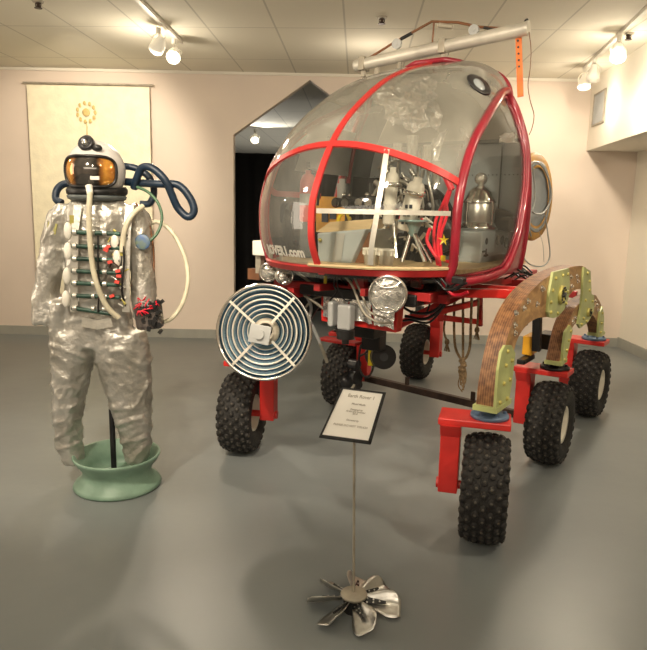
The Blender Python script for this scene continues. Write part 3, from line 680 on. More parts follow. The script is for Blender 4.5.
# binocular-like instruments
for cx_ in (347, 370):
    b_ = MB(); c = ry_(cx_, 203, -.75)
    b_.cyl(c+V((-.035, -.08, .0)), c+V((-.03, .1, .01)), .032, .026, n=16).cyl(c+V((.035, -.08, 0)), c+V((.03, .1, .01)), .032, .026, n=16).box(c+V((0, .02, .02)), (.05, .09, .04)).cyl(c+V((0, 0, -.03)), c+V((0, 0, -.2)), .012, n=10).cyl(c+V((0, .02, .03)), c+V((-.02, .04, .12)), .02, .012, n=12)
    o = b_.build('optical_sight', M['blackplastic'], rov, bevel=.003)
    MB().cyl(c+V((-.035, -.086, 0)), c+V((-.035, -.08, 0)), .026, n=16).cyl(c+V((.035, -.086, 0)), c+V((.035, -.08, 0)), .026, n=16).sphere(c+V((-.02, .0, .05)), .016, 10, 6).sphere(c+V((.03, -.02, .045)), .012, 10, 6).build('sight_lens', M['chrome'], o)
c = ry_(342, 190, -.7); MB().cyl(c-V((0, 0, .05)), c+V((0, 0, .04)), .03, .035, n=14).cyl(c+V((0, 0, .04)), c+V((0, 0, .07)), .02, n=12).build('instrument_head', M['lightgrey'], rov)
# pipes on bench
MB().tube([q(337, 232), q(339, 218), q(346, 212), q(350, 220)], .012, 8).build('yellow_hose', M['yellowpure'], rov)
MB().tube([q(348, 232), q(346, 222), q(352, 214), q(362, 210)], .008, 8).tube([q(356, 228), q(358, 205)], .01, 8).tube([q(365, 226), q(364, 205)], .01, 8).build('black_hose', M['black'], rov)
MB().tube([q(341, 262), q(352, 252), q(366, 234), q(380, 222)], .008, 8).build('handle_rod', M['lightgrey'], rov)
# the two standing instruments with white cylinders
def instr(px, py, r, hgt, tilt, name, m, dots=False, d=-.95):
    c = ry_(px, py, d); ax = V((math.sin(tilt), 0, math.cos(tilt))); T = frame_at(c, ax, (0, 1, 0)); b_ = MB()
    b_.lathe([(.0001, -hgt/2), (r*.92, -hgt/2), (r, -hgt/2+.01), (r, -hgt*.18), (r*1.12, -hgt*.17), (r*1.12, -hgt*.1), (r, -hgt*.09), (r, hgt*.3), (r*.85, hgt*.38), (r*.5, hgt*.42), (r*.5, hgt*.5), (.0001, hgt*.5)], 22, T)
    o = b_.build(name, m, rov)
    if dots:
        dd = MB()
        for i in range(3):
            for j in range(2):
                p = T @ V((r*math.sin(.5*j-.2)*1.0, 0, -hgt*.05-.045*i)); n_ = (T.to_3x3() @ V((math.sin(.5*j-.2), 0, 0))) + V((0, -math.cos(.5*j-.2), 0))
                dd.box(c+ax*(-hgt*.05-.045*i)+V((r*math.sin(.5*j-.1), -r*math.cos(.5*j-.1)-.001, 0)), (.016, .006, .02))
        dd.build('instrument_ports', M['navy'], o)
    cl = MB(); cl.lathe([(r*1.0, -.012), (r*1.3, -.01), (r*1.3, .01), (r*1.0, .012)], 20, T @ Matrix.Translation((0, 0, hgt*.2))); cl.build('clamp_ring', M['chrome'], o)
    return o
instr(391, 196, .036, .32, .05, 'cylinder_instrument', M['whiteplastic'])
instr(412, 204, .05, .30, .22, 'perforated_instrument', M['whiteplastic'], True)
mb = MB(); mb.tube([q(374, 195), q(380, 186), q(392, 181), q(404, 182), q(412, 189)], .011, 8).build('overhead_pipe', M['steel'], rov)
fr_ = MB()
for x, d in ((383, -.7), (400, -.6), (420, -.6), (430, -.7)): fr_.tube([ry_(x, 150, d+.15), ry_(x-2, 175, d), ry_(x+3, 205, d), ry_(x, 222, d)], .009, 8)
fr_.tube([q(378, 168, -.6), q(400, 160, -.6), q(430, 166, -.6)], .008, 8)
for k in range(26):
    x = random.uniform(378, 428); y = random.uniform(160, 215); c = ry_(x, y, random.uniform(-.8, -.6)); 
    fr_.cyl(c, c+V((random.uniform(-.04, .04), 0, random.uniform(.02, .06))), random.uniform(.008, .018), n=10)
fr_.build('instrument_frame', M['steel'], rov)
foilm = MB()
def crumple(mb, pts, d, amp, n=14, seed=0):
    # bilinear patch of foil between four pixels
    A, B, C2, D_ = [ry_(x, y, dd) for (x, y), dd in zip(pts, d)]; vs = []
    for i in range(n+1):
        for j in range(n+1):
            u = i/n; v = j/n; p = A*(1-u)*(1-v)+B*u*(1-v)+C2*u*v+D_*(1-u)*v
            k = noise.noise_vector(V((u*4+seed, v*4, seed*1.7)))*amp + noise.noise_vector(V((u*12+seed, v*12, 3)))*amp*.55; vs.append(p+k)
    mb.add(vs, [(i*(n+1)+j, (i+1)*(n+1)+j, (i+1)*(n+1)+j+1, i*(n+1)+j+1) for i in range(n) for j in range(n)])
crumple(foilm, [(366, 100), (405, 84), (432, 78), (378, 78)][:0] or [(368, 84), (436, 72), (441, 130), (392, 126)], (-.25, -.1, -.05, -.2), .04, 30, 2)
crumple(foilm, [(440, 134), (450, 128), (432, 168), (424, 150)], (-.5, -.45, -.5, -.55), .02, 10, 5)
crumple(foilm, [(500, 135), (516, 130), (516, 142), (500, 142)], (-.1, -.1, -.1, -.1), .015, 6, 8)
foilm.build('foil_sheet', M['foil'], rov)
# lower instruments
mb = MB()
for a, b2 in (((394, 222), (396, 258)), ((412, 228), (402, 262)), ((412, 228), (425, 262)), ((414, 230), (432, 263))): mb.cyl(q(*a, -.95), q(*b2, -1.0), .012 if a[0] != 414 else .006, n=10)
mb.build('chrome_leg_set', M['chrome'], rov)
c = ry_(413, 222, -.95); MB().lathe([(.06, 0), (.085, .0), (.085, .012), (.06, .012)], 24, Matrix.Translation(c), True).lathe([(.02, -.08), (.05, -.01), (.055, 0)], 20, Matrix.Translation(c)).build('ring_plate', M['tealring'], rov)
c = ry_(395, 226, -.9); MB().lathe([(.012, -.06), (.035, .0), (.045, .03), (.03, .03)], 18, Matrix.Translation(c)).build('brass_cup_fitting', M['steel'], rov)
dk = MB()
for k in range(16):
    c = ry_(random.uniform(374, 445), random.uniform(222, 262), random.uniform(-.75, -.5)); dk.box(c, (random.uniform(.05, .12), .06, random.uniform(.04, .1)), Matrix.Rotation(random.uniform(-.4, .4), 3, 'Y'))
dk.cyl(ry_(430, 205, -.5), ry_(445, 235, -.5), .07, n=18).cyl(ry_(385, 248, -.5), ry_(440, 250, -.5), .07, n=16)
dk.build('black_machinery', M['blackplastic'], rov, bevel=.006)
c = ry_(415, 226, -.42); MB().cyl(c, c+V((0, .03, 0)), .27, n=40).build('black_drum', M['floorp'], rov)
for x, y, h_, r_ in ((397, 160, .10, .03), (412, 158, .13, .035), (427, 166, .12, .03), (386, 170, .12, .02), (436, 185, .14, .025)):
    c = ry_(x, y, -.68); MB().cyl(c, c+V((0, 0, h_)), r_, n=18).lathe([(r_*1.1, 0), (r_*1.1, .012), (r_, .014)], 18, Matrix.Translation(c)).build('glass_jar', M['jar'], rov)
sm = MB()
for k in range(34):
    c = ry_(random.uniform(376, 428), random.uniform(205, 250), random.uniform(-.92, -.78)); sm.cyl(c, c+V((random.uniform(-.05, .05), random.uniform(-.02, .02), random.uniform(-.05, .05))), random.uniform(.004, .012), n=8)
sm.build('fittings_cluster', M['alu'], rov)
rw = MB()
rw.tube([q(452, 185), q(446, 205), q(440, 225), q(438, 245), q(440, 268)], .011, 8).tube([q(449, 190), q(443, 204), q(436, 220), q(434, 240), q(438, 266)], .010, 8).tube([q(446, 202), q(447, 215), q(441, 235), q(442, 258), q(450, 262)], .009, 8).tube([q(430, 228, -1.), q(427, 240, -1.), q(433, 252, -1.), q(440, 262, -1.)], .010, 8).tube([q(445, 175, -.9), q(452, 190, -.9)], .02, 8).tube([ry_(x, y, -1.12) for x, y in [(440, 264), (441, 276), (446, 288), (452, 294), (460, 295), (468, 292)]], .009, 8).build('red_hose_bundle', M['redwire'], rov)
mb = MB()
for k in range(30):
    x = random.uniform(380, 430); y = random.uniform(165, 245); c = ry_(x, y, random.uniform(-.9, -.7)); e_ = V((random.uniform(-.08, .08), 0, random.uniform(-.08, .08))); mb.tube([c, c+e_*.5+V((.02, -.02, .02)), c+e_], .0035, 5)
mb.build('wire_clutter', M['wire'], rov)
for k in range(12): c = ry_(random.uniform(374, 425), random.uniform(180, 235), -.88); MB().box(c, (.014, .014, .02)).build('red_connector', M['redwire'], rov)
mb = MB()
c = ry_(444, 240, -.95)
for k in range(5): a = 2*PI*k/5+.3; mb.add([c+V((.008*math.cos(a+1.2), 0, .008*math.sin(a+1.2))), c+V((.035*math.cos(a), -.01, .035*math.sin(a))), c+V((.008*math.cos(a-1.2), 0, .008*math.sin(a-1.2))), c+V((0, .02, 0))], [(0, 1, 2), (0, 3, 1), (1, 3, 2)], False)
mb.box(c+V((.0, .0, -.1)), (.02, .02, .03)); mb.build('yellow_valve_handle', M['yellowpure'], rov)
# grey box with round holes behind the door
gb = MB(); p = rx_(482, 228, .30); G0 = [rx_(462, 229, .42), rx_(503, 231, .42)]
gb.box((.335, -.29, 1.405), (.33, .50, .19)); g0 = gb.build('equipment_box', M['greypanel'], rov, bevel=.01)
gh = MB()
for y_, r_ in ((-.46, .02), (-.26, .03), (-.17, .03)): gh.cyl((.50, y_, 1.44), (.503, y_, 1.44), r_, n=16)
gh.cyl((.50, -.09, 1.42), (.504, -.09, 1.42), .035, n=20); gh.box((.502, -.46, 1.355), (.004, .07, .012)).box((.502, -.46, 1.37), (.004, .012, .05)).box((.502, -.5, 1.38), (.004, .05, .012)); gh.build('box_openings', M['black'], g0)
MB().box((.42, -.08, 1.54), (.26, .14, .10)).sphere((.42, -.08, 1.58), .12, 16, 8, (1, .6, .5)).build('black_seat_cushion', M['blackplastic'], rov, bevel=.03)

# ---- undercarriage
def beam(a, b2, w_, h_, name, m, ext=None, bevel=.004):
    a = V(a); b2 = V(b2); d = b2-a; q_ = d.to_track_quat('X', 'Z').to_matrix(); return MB().box((a+b2)/2, (d.length, w_, h_), q_).build(name, M[m], rov, bevel=bevel)
beam((-.35, -1.3, 1.13), (-.35, .9, 1.13), .05, .06, 'chassis_rail', 'dark_red'); beam((.42, -1.15, 1.15), (.42, .9, 1.15), .05, .06, 'chassis_rail', 'dark_red')
beam((-.62, -.35, 1.12), (.84, -.35, 1.12), .07, .06, 'cross_tube', 'red'); beam((-.5, .3, 1.12), (.6, .3, 1.12), .06, .06, 'cross_tube', 'dark_red'); beam((-.5, -1.0, 1.14), (.5, -1.0, 1.14), .05, .05, 'cross_tube', 'dark_red')
beam((.42, -.9, 1.16), (.86, -.36, 1.14), .05, .05, 'diagonal_brace', 'red')
beam(ry_(395, 327, -.6), ry_(470, 290, -.6), .04, .05, 'lower_brace', 'red')
beam(rx_(432, 313, .35), rx_(480, 302, .45), .035, .035, 'hanging_frame_bar', 'red'); beam(rx_(445, 318, .35), rx_(480, 322, .45), .035, .035, 'hanging_frame_bar', 'red'); beam(rx_(480, 285, .45), rx_(480, 326, .45), .03, .03, 'hanging_frame_bar', 'dark_red')
beam((-.55, 1.35, .615), (-.30, .9, 1.1), .06, .05, 'trailing_arm', 'red'); beam((-.66, .17, .60), (-.36, .2, 1.1), .06, .06, 'trailing_arm', 'red'); beam((-.66, -1.02, .64), (-.36, -.9, 1.12), .06, .06, 'trailing_arm', 'black')
beam((-.66, .17, .27), (.69, -.11, .29), .045, .05, 'tie_bar', 'brownsteel')
MB().box((-.25, .085, .325), (.03, .012, .07)).box((.32, -.03, .335), (.03, .012, .07)).build('tie_bar_tab', M['brownsteel'], rov)
# red tray with foil covered boxes
tray = MB(); T0 = [ry_(x, y, -1.2) for x, y in [(321, 285), (400, 289), (396, 333), (321, 321)]]
def slab(mb, F0, th): n = len(F0); vs = F0+[p+V((0, th, 0)) for p in F0]; mb.add(vs, [tuple(range(n)), tuple(range(n, 2*n))[::-1]]+[(i, n+i, n+(i+1) % n, (i+1) % n) for i in range(n)], False); return mb
to = slab(tray, T0, .07).build('red_tray', M['red'], rov, bevel=.006)
for pts, sd in (([(323, 290), (349, 289), (348, 322), (323, 317)], 1), ([(350, 289), (372, 291), (372, 324), (350, 320)], 4), ([(373, 291), (395, 293), (394, 329), (373, 325)], 6)):
    mb = MB(); crumple(mb, pts, (-1.23,)*4, .012, 14, sd); mb.build('foil_package', M['foil'], to)
mb = MB(); c = ry_(346, 317, -1.3); mb.box(c, (.085, .06, .14)); mb.box(c+V((-.085, .0, .01)), (.035, .07, .14)); mo = mb.build('grey_motor', M['greypanel'], rov, bevel=.012); mo.data.materials.clear(); mo.data.materials.append(M['lightgrey'])
MB().cyl(c+V((0, 0, -.07)), c+V((0, 0, -.12)), .05, n=16).cyl(c+V((0, 0, -.12)), c+V((0, 0, -.15)), .02, n=12).build('motor_base', M['black'], mo)
c = rx_(344, 342, -.75); c = ry_(340, 341, -.55); MB().box(c, (.3, .1, .02)).build('steering_plate', M['red'], rov, bevel=.003)
c = ry_(370, 322, -.9); MB().box(c, (.16, .1, .045)).build('yellow_hazard_box', M['yellowpure'], rov, bevel=.004)
mb = MB(); c = ry_(360, 330, -.75); mb.box(c, (.28, .14, .07)); mb.cyl(ry_(384, 357, -.45), ry_(376, 355, -.2), .085, n=24).cyl(ry_(384, 357, -.46), ry_(384, 357, -.45), .03, n=12); mb.box(ry_(374, 335, -.5), (.14, .1, .2)); mb.build('drive_motor', M['black'], rov, bevel=.006)
c = ry_(371, 357, -.42); MB().box(c, (.03, .03, .12)).build('warning_sticker', M['yellowpure'], rov)
mb = MB(); mb.cyl((-.72, .05, .3), (-.66, .04, .3), .06, n=18).cyl((-.7, -.02, .42), (-.62, -.03, .42), .04, n=16); mb.lathe([(.0001, .02), (.03, .02), (.05, 0)], 18, frame_at(ry_(347, 383, -.1), (1, -1, 0))); mb.build('chain_drive', M['blackplastic'], rov)
MB().tube([ry_(x, y, -.3) for x, y in [(368, 330), (361, 345), (359, 362), (362, 374), (368, 377), (373, 368), (373, 350), (378, 343), (390, 348)]], .008, 8).tube([ry_(x, y, -.4) for x, y in [(372, 330), (368, 350), (360, 356)]], .008, 8).build('axle_cable', M['black'], rov)
# black belly and cables
MB().box((0, -.45, 1.13), (.6, 1.1, .12)).build('belly_box', M['black'], rov, bevel=.02)
MB().box((.05, -1.0, 1.15), (.75, .5, .06)).build('belly_tray', M['black'], rov, bevel=.01)
def cable(pts, d, r, m, nm='belly_cable'): return MB().tube([ry_(x, y, d) for x, y in pts], r, 8).build(nm, M[m], rov)
cable([(342, 273), (352, 285), (360, 305), (366, 315), (378, 322), (392, 323)], -1.34, .007, 'wire'); cable([(352, 272), (362, 295), (370, 312), (385, 318)], -1.33, .006, 'wire')
cable([(400, 305), (412, 312), (428, 313), (440, 306), (448, 290)], -1.0, .008, 'black'); cable([(405, 316), (425, 319), (442, 308), (452, 290)], -.95, .009, 'black'); cable([(395, 322), (410, 320), (430, 322), (446, 300), (448, 280)], -.9, .007, 'black')
cable([(336, 274), (334, 285), (337, 292), (330, 300)], -1.3, .006, 'black'); cable([(326, 270), (325, 285)], -1.33, .009, 'yellowpure'); cable([(337, 275), (338, 288), (345, 300), (352, 300)], -1.32, .004, 'black')
cable([(360, 273), (378, 284), (395, 283), (412, 278)], -1.2, .010, 'black'); cable([(302, 312), (312, 300), (322, 296)], -1.1, .006, 'wire'); cable([(425, 285), (430, 300), (426, 315)], -.8, .006, 'black')
beam((-.52, -1.22, 1.17), (.50, -1.22, 1.17), .04, .045, 'cross_tube', 'dark_red'); beam((-.1, -1.4, 1.19), (-.1, -.9, 1.17), .04, .04, 'chassis_rail', 'dark_red'); beam((.2, -1.42, 1.19), (.2, -.9, 1.17), .03, .04, 'chassis_rail', 'dark_red')
for k in range(14):
    x = random.uniform(322, 470); y = random.uniform(274, 284) + (x-322)*.03; c = ry_(x, y, random.uniform(-1.25, -1.0)); MB().box(c, (random.uniform(.04, .1), .05, random.uniform(.02, .05)), Matrix.Rotation(random.uniform(-.3, .3), 3, 'Y')).build('belly_fitting', M[random.choice(['black', 'black', 'dark_red', 'brownsteel', 'red'])], rov, bevel=.004)
for k in range(7):
    x = random.uniform(330, 460); cable([(x, 274), (x+random.uniform(5, 12), 284), (x+random.uniform(10, 25), 290), (x+random.uniform(20, 40), 283)], random.uniform(-1.25, -1.0), .006, random.choice(['black', 'black', 'brownsteel']))
# headlights
def headlight(c, aim, r, name='headlight'):
    T = frame_at(c, aim); b_ = MB(); b_.lathe([(.0001, -.09), (r*.5, -.085), (r*.9, -.03), (r, .0), (r, .02), (r*.93, .024), (r*.9, .01)], 32, T)
    b_.cyl(T @ V((0, 0, -.05)), T @ V((0, .0, -.05))+V((0, 0, .13)), .012, n=10)
    o = b_.build(name, M['alu'], rov); MB().lathe([(.0001, .03), (r*.5, .026), (r*.91, .008)], 32, T).build('headlight_lens', M['lens'], o)
    g = MB(); n_ = 28; g.tube([T @ V((r*.93*math.cos(2*PI*k/n_), r*.93*math.sin(2*PI*k/n_), .02)) for k in range(n_)], .0065, 8, closed=True, smooth=False)
    g.tube([T @ V((-r*.62, r*.68, .035)), T @ V((-r*.3, r*.42, .045)), T @ V((r*.3, r*.42, .045)), T @ V((r*.62, r*.68, .035))], .005, 6)
    g.tube([T @ V((-r*.45, -r*.8, .035)), T @ V((0, -r*.62, .045)), T @ V((r*.45, -r*.8, .035))], .005, 6); g.build('headlight_guard', M['chrome'], o)
toc = lambda c: loc_(EYE)-V(c)
c = ry_(388, 294, -1.42); d = toc(c); headlight(c, (d.x-.35, d.y, -.1), .098)
c = ry_(269, 272, -1.3); d = toc(c); headlight(c, (d.x-.8, d.y, 0), .055); c = ry_(284, 276, -1.32); headlight(c, (d.x+2.2, d.y, .3), .05)
# side lamp box at far left
c = ry_(262, 248, -1.15); MB().box(c, (.1, .07, .09)).build('side_lamp_box', M['whiteplastic'], rov, bevel=.006); MB().box(ry_(260, 262, -1.12), (.04, .04, .14)).build('lamp_bracket', M['wire'], rov); MB().box(ry_(256, 274, -1.0), (.10, .05, .07)).build('brown_block', M['brown'], rov)

# ---- louvred reflector dish
c = ry_(264, 332, -1.48); rtl = V((AX.dot(rt), AY.dot(rt), rt.z)); d = (toc(c).normalized()-rtl*.20-V((0, 0, .04))).normalized(); T = frame_at(c, d); Rr = .272
dr = MB(); dr.lathe([(Rr, .0), (Rr+.004, .012), (Rr-.004, .02), (Rr-.014, .008), (Rr*.95, -.03), (Rr*.8, -.09), (Rr*.62, -.13)], 64, T); dish = dr.build('reflector_dish', [M['chrome']], rov)
dish['label'] = 'round louvred silver reflector with concentric rings'
for k, rr in enumerate((.243, .214, .185, .157, .130, .104)):
    z_ = .006-k*.010; o = MB().lathe([(rr+.002, z_-.002), (rr-.019, z_-.024)], 56, T); lo_ = o.build('louvre_ring', M['louvre'], dish)
    MB().tube([T @ V((rr*math.cos(2*PI*q_/48), rr*math.sin(2*PI*q_/48), z_)) for q_ in range(48)], .0035 if k != 2 else .006, 6, closed=True, smooth=False).build('ring_edge', M['alu'], lo_)  # light tubes put in for the thin highlights along the rings
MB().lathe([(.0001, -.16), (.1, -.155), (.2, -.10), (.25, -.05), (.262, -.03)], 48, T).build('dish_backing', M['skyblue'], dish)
MB().lathe([(.03, -.08), (.075, -.08), (.08, -.06), (.075, -.03), (.05, -.03)], 28, T).build('dish_hub', M['wire'], dish)
for a in (50, 140, 228, 315):
    ar = MB(); a = R_(a); ar.box(T @ V((.165*math.cos(a), .165*math.sin(a), .012)), (.19, .014, .004), T.to_3x3() @ Matrix.Rotation(a, 3, 'Z'))
    ar.build('dish_spoke', M['alu'], dish)
mb = MB(); cc = T @ V((-.015, -.012, .045)); mb.box(cc, (.12, .105, .006), T.to_3x3() @ Matrix.Rotation(-.15, 3, 'Z')); mb.cyl(cc, cc+d*.02, .028, n=16); mb.build('centre_plate', M['lightgrey'], dish, bevel=.003)
# struts behind the dish
MB().tube([ry_(277, 258, -1.25), ry_(310, 282, -1.2), ry_(341, 305, -1.2)], .009, 8, smooth=False).tube([ry_(290, 285, -1.2), ry_(316, 303, -1.2), ry_(341, 322, -1.2)], .009, 8, smooth=False).build('dish_strut', M['wire'], rov)
MB().tube([ry_(284, 283, -1.2), ry_(302, 291, -1.15), ry_(311, 306, -1.1), ry_(309, 320, -1.1)], .009, 8).cyl(ry_(308, 316, -1.05), ry_(320, 343, -1.0), .012, n=10).build('white_tipped_strut', M['lightgrey'], rov)
MB().cyl(ry_(320, 343, -1.0), ry_(327, 362, -.9), .011, n=10).build('strut_foot', M['wire'], rov)
cb = T @ V((0, 0, -.15)); MB().cyl(cb, (-.5, -1.05, 1.12), .03, n=12).cyl(cb, (-.72, -1.15, .66), .028, n=12).build('dish_arm', M['black'], rov)
# slats & tendons at the rear of cab
beam((.45, -.55, 1.17), (.9, -.33, 1.15), .05, .035, 'outrigger', 'red')
mb = MB()
for k in range(10):
    a = rx_(random.uniform(496, 515), random.uniform(268, 280), .55); mb.tube([a, a+V((.05, .05, .03)), a+V((.12, random.uniform(.0, .2), random.uniform(-.02, .03)))], .006, 6)
for k in range(5): a = rx_(508+k*2, 262, .5); mb.tube([a, a+V((0, .05, .05)), a+V((.02, .1, .08+.02*k))], .003, 5)
mb.build('loose_cable_ends', M['black'], rov)
for nm_y, z_ in ((.6, 1.0),): beam((.5, .5, 1.1), (.84, .5, 1.05), .05, .05, 'cross_tube', 'dark_red')

# ================================================================ loose things in or on the rover
def world(p): return W_(p)
# white pots
for k, (px, lb) in enumerate(((371, 'left-hand white fluted pot on the bubble cab floor'), (386, 'right-hand white fluted pot on the bubble cab floor'))):
    p = ry_(px, 266, -1.28); p.z = 1.3125; r = empty('plastic_pot', world(p)); tag(r, lb, 'pot', 'white pots in the cab')
    MB().lathe([(.0001, 0), (.034, 0), (.044, .085), (.048, .088), (.048, .1), (.042, .1), (.036, .06), (.0001, .05)], 22).build('pot_body', M['whiteplastic'], r)
    mb = MB()
    for i in range(12): a = 2*PI*i/12; mb.box((.0435*math.cos(a), .0435*math.sin(a), .08), (.008, .008, .03))
    mb.build('pot_ribs', M['whiteplastic'], r)
# chrome lantern on the box
p = ry_(478, 228, -.30); p.z = 1.502; r = empty('chrome_lantern', world(p)); r.scale = (.84,)*3; tag(r, 'domed chrome and glass lantern on grey box inside the door', 'lantern')
MB().lathe([(.0001, 0), (.14, 0), (.15, .015), (.14, .03), (.125, .05), (.12, .06), (.0001, .06)], 32).build('lantern_base', M['chrome'], r)
MB().lathe([(.115, .06), (.118, .1), (.118, .19), (.112, .2)], 32).build('lantern_glass', M['steel'], r)
MB().lathe([(.125, .2), (.125, .212), (.115, .23), (.09, .28), (.06, .31), (.035, .32), (.025, .33), (.0001, .33)], 32).build('lantern_dome', M['chrome'], r)
MB().sphere((0, 0, .375), .048, 18, 12).build('glass_ball', M['lens'], r)
mb = MB()
for k in range(4): a = k*PI/2+.6; mb.cyl((.13*math.cos(a), .13*math.sin(a), .01), (.13*math.cos(a), .13*math.sin(a), .21), .006, n=8)
mb.build('lantern_posts', M['chrome'], r)
# fire extinguisher seen through the left pane
p = V((-.46, -.98, 1.532)); r = empty('fire_extinguisher', world(p)); tag(r, 'red fire extinguisher inside the cab behind the lettered left pane', 'fire extinguisher')
MB().lathe([(.0001, 0), (.045, 0), (.05, .015), (.05, .24), (.035, .28), (.018, .29), (.018, .31), (.0001, .31)], 24).build('cylinder_body', M['strap'], r)
MB().lathe([(.0512, .10), (.0512, .17)], 24).build('paper_band', M['lightgrey'], r)
MB().box((0, -.02, .33), (.02, .09, .02)).box((0, .0, .35), (.02, .08, .01)).tube([(0, .02, .32), (.05, .02, .30), (.065, 0, .2), (.06, 0, .1)], .008, 8).build('nozzle_hose', M['black'], r)
MB().box((0, 0, -.11), (.09, .09, .215)).build('extinguisher_plinth', M['darkgrey'], r, bevel=.005)
# ropes
rp = [[(447, 285), (446, 310), (444, 330), (447, 342)], [(455, 283), (454, 320), (455, 345), (459, 356), (463, 360)], [(463, 283), (463, 320), (463, 358)], [(472, 286), (471, 320), (470, 345), (467, 356), (463, 360)], [(479, 288), (478, 315), (477, 330)]]
r = empty('hanging_rope', world(ry_(463, 284, -.55))); tag(r, 'frayed brown rope looped and knotted, hanging under the cab side', 'rope'); r.rotation_euler.z = TH
o0 = ry_(463, 284, -.55); rel = lambda pts: [ry_(x, y, -.55)-o0 for x, y in pts]
for i in (1, 2, 3): MB().tube(rel(rp[i]), .0085, 8).build('rope_strand', M['rope'], r)
kn = MB(); 
for k in range(5): c = ry_(463+random.uniform(-2, 2), 361+k*2.2, -.55)-o0; kn.sphere(c, .022, 10, 6, (1, 1, .6))
kn.build('rope_knot', M['rope'], r)
fr2 = MB()
for k in range(34):
    a = random.uniform(-4, 4); L_ = random.uniform(8, 26); P3 = [(463+a*.5, 366), (463+a, 366+L_*.4), (463+a*.9+random.uniform(-2, 2), 366+L_*.75), (463+a*.4+random.uniform(-2, 2), 366+L_)]
    fr2.tube([p_+V((0, random.uniform(-.01, .01), 0)) for p_ in rel(P3)], .0035, 5)
tag(fr2.build('frayed_end', M['rope'], r), kind='stuff')
for i, lb in ((0, 'thin knotted rope end hanging left of the looped rope'), (4, 'short rope end hanging right of the looped rope')):
    b0 = ry_(*rp[i][0], -.5); mb = MB().tube([ry_(x, y, -.5)-b0 for x, y in rp[i]], .007, 8); e_ = ry_(*rp[i][-1], -.5)-b0; mb.sphere(e_, .016, 10, 6, (1, 1, 1.3))
    for k in range(8): mb.tube([e_, e_+V((random.uniform(-.02, .02), random.uniform(-.01, .01), -.06))], .003, 5)
    o = mb.build('rope_end', M['rope']); o.location = world(b0); o.rotation_euler.z = TH; tag(o, lb, 'rope')

# ================================================================ SPACE SUIT
SB = wz(118, 484); SY = SB.y
def sp3(x, y, dy=0.): return wy(x, y, SY+dy)
PX = (sp3(140, 300)-sp3(100, 300)).length/40
suit = empty('space_suit', (SB.x-.09, SY, 0)); tag(suit, 'silver flight suit with white helmet and looping hoses standing on green wheel rim', 'space suit')
so_ = V((SB.x-.09, SY, 0)); sv = lambda x, y, dy=0.: sp3(x, y, dy)-so_
class Ring: pass
def loft(mb, rings, n=28, p=2.3):
    vs = []
    for (x, y, dy, hw, hd) in rings:
        c = sv(x, y, dy); hwm = hw*PX
        for k in range(n):
            a = 2*PI*k/n; ca, sa = math.cos(a), math.sin(a)
            vs.append(c+V((hwm*abs(ca)**(2/p)*(1 if ca > 0 else -1), hd*abs(sa)**(2/p)*(1 if sa > 0 else -1), 0)))
    L = len(rings); mb.add(vs, [(i*n+k, i*n+(k+1) % n, (i+1)*n+(k+1) % n, (i+1)*n+k) for i in range(L-1) for k in range(n)]+[tuple(range(n))[::-1], tuple(range((L-1)*n, L*n))])
sb = MB()
loft(sb, [(97, 345, 0, 35, .12), (97, 325, 0, 35, .13), (97, 305, 0, 32, .13), (97, 285, 0, 30, .135), (97, 262, 0, 29.5, .14), (97, 240, 0, 30, .14), (97, 222, 0, 32, .13), (98, 211, 0, 33, .12), (98, 203, 0, 27, .10), (98, 196, 0, 17, .09)])
loft(sb, [(118, 330, 0, 27, .13), (122, 350, 0, 28, .13), (126, 375, 0, 25.5, .12), (130, 400, 0, 21.5, .11), (133, 415, 0, 19.5, .10), (135, 430, 0, 16.5, .09), (137, 448, 0, 13, .08), (137, 460, 0, 11.5, .075)])
loft(sb, [(77, 330, 0, 25, .13), (73, 350, 0, 22, .13), (71, 375, 0, 17.5, .12), (69, 400, 0, 14.5, .11), (68, 420, 0, 13.5, .10), (69, 440, 0, 12, .085), (72, 456, 0, 10.5, .075), (73, 463, 0, 9.5, .07)])
loft(sb, [(66, 204, 0, 8, .08), (61, 214, 0, 11.5, .10), (57, 232, 0, 12.5, .10), (53, 252, -.01, 11.5, .09), (49, 275, -.02, 11.5, .085), (45, 300, -.03, 11.5, .08), (43, 320, -.04, 10.5, .075), (43, 324, -.04, 10, .07)])
loft(sb, [(129, 204, 0, 9, .08), (136, 215, 0, 12, .10), (140, 232, 0, 12.5, .10), (141, 252, -.01, 11.5, .09), (143, 275, -.02, 11.5, .085), (144, 300, -.03, 11, .08), (144, 318, -.04, 10.5, .075)])
loft(sb, [(65, 300, -.02, 9, .12), (63, 325, 0, 10, .12), (62, 342, 0, 10, .10)])
body = sb.build('suit_body', M['suit'], suit)
rm = body.modifiers.new('r', 'REMESH'); rm.mode = 'VOXEL'; rm.voxel_size = .011; rm.use_smooth_shade = True
s2 = body.modifiers.new('s', 'SMOOTH'); s2.iterations = 6; s2.factor = .5
dg = bpy.context.evaluated_depsgraph_get(); me = bpy.data.meshes.new_from_object(body.evaluated_get(dg)); body.modifiers.clear(); body.data = me
CO = [v.co.copy() for v in me.vertices]; NO = [v.normal.copy() for v in me.vertices]; out_ = []
for p, nn in zip(CO, NO):
    wp = noise.noise_vector(V((p.x*3.2, p.y*3.2, p.z*3.2)))*.16; q_ = p+wp
    rd = 1-abs(noise.noise(V((q_.x*7+q_.z*3, q_.y*5, q_.z*7-q_.x*5))))*2.2; rd2 = 1-abs(noise.noise(V((q_.x*15-q_.z*9+4, q_.y*11, q_.z*15+q_.x*8))))*2.2; rd3 = noise.noise(V((q_.x*34, q_.y*26, q_.z*34+7)))
    am = 1 if p.z < .85 else .62
    out_ += list(p+nn*(am*(max(0, rd)**3*.012+max(0, rd2)**3*.007)+rd3*.001-.004))
me.vertices.foreach_set('co', out_)
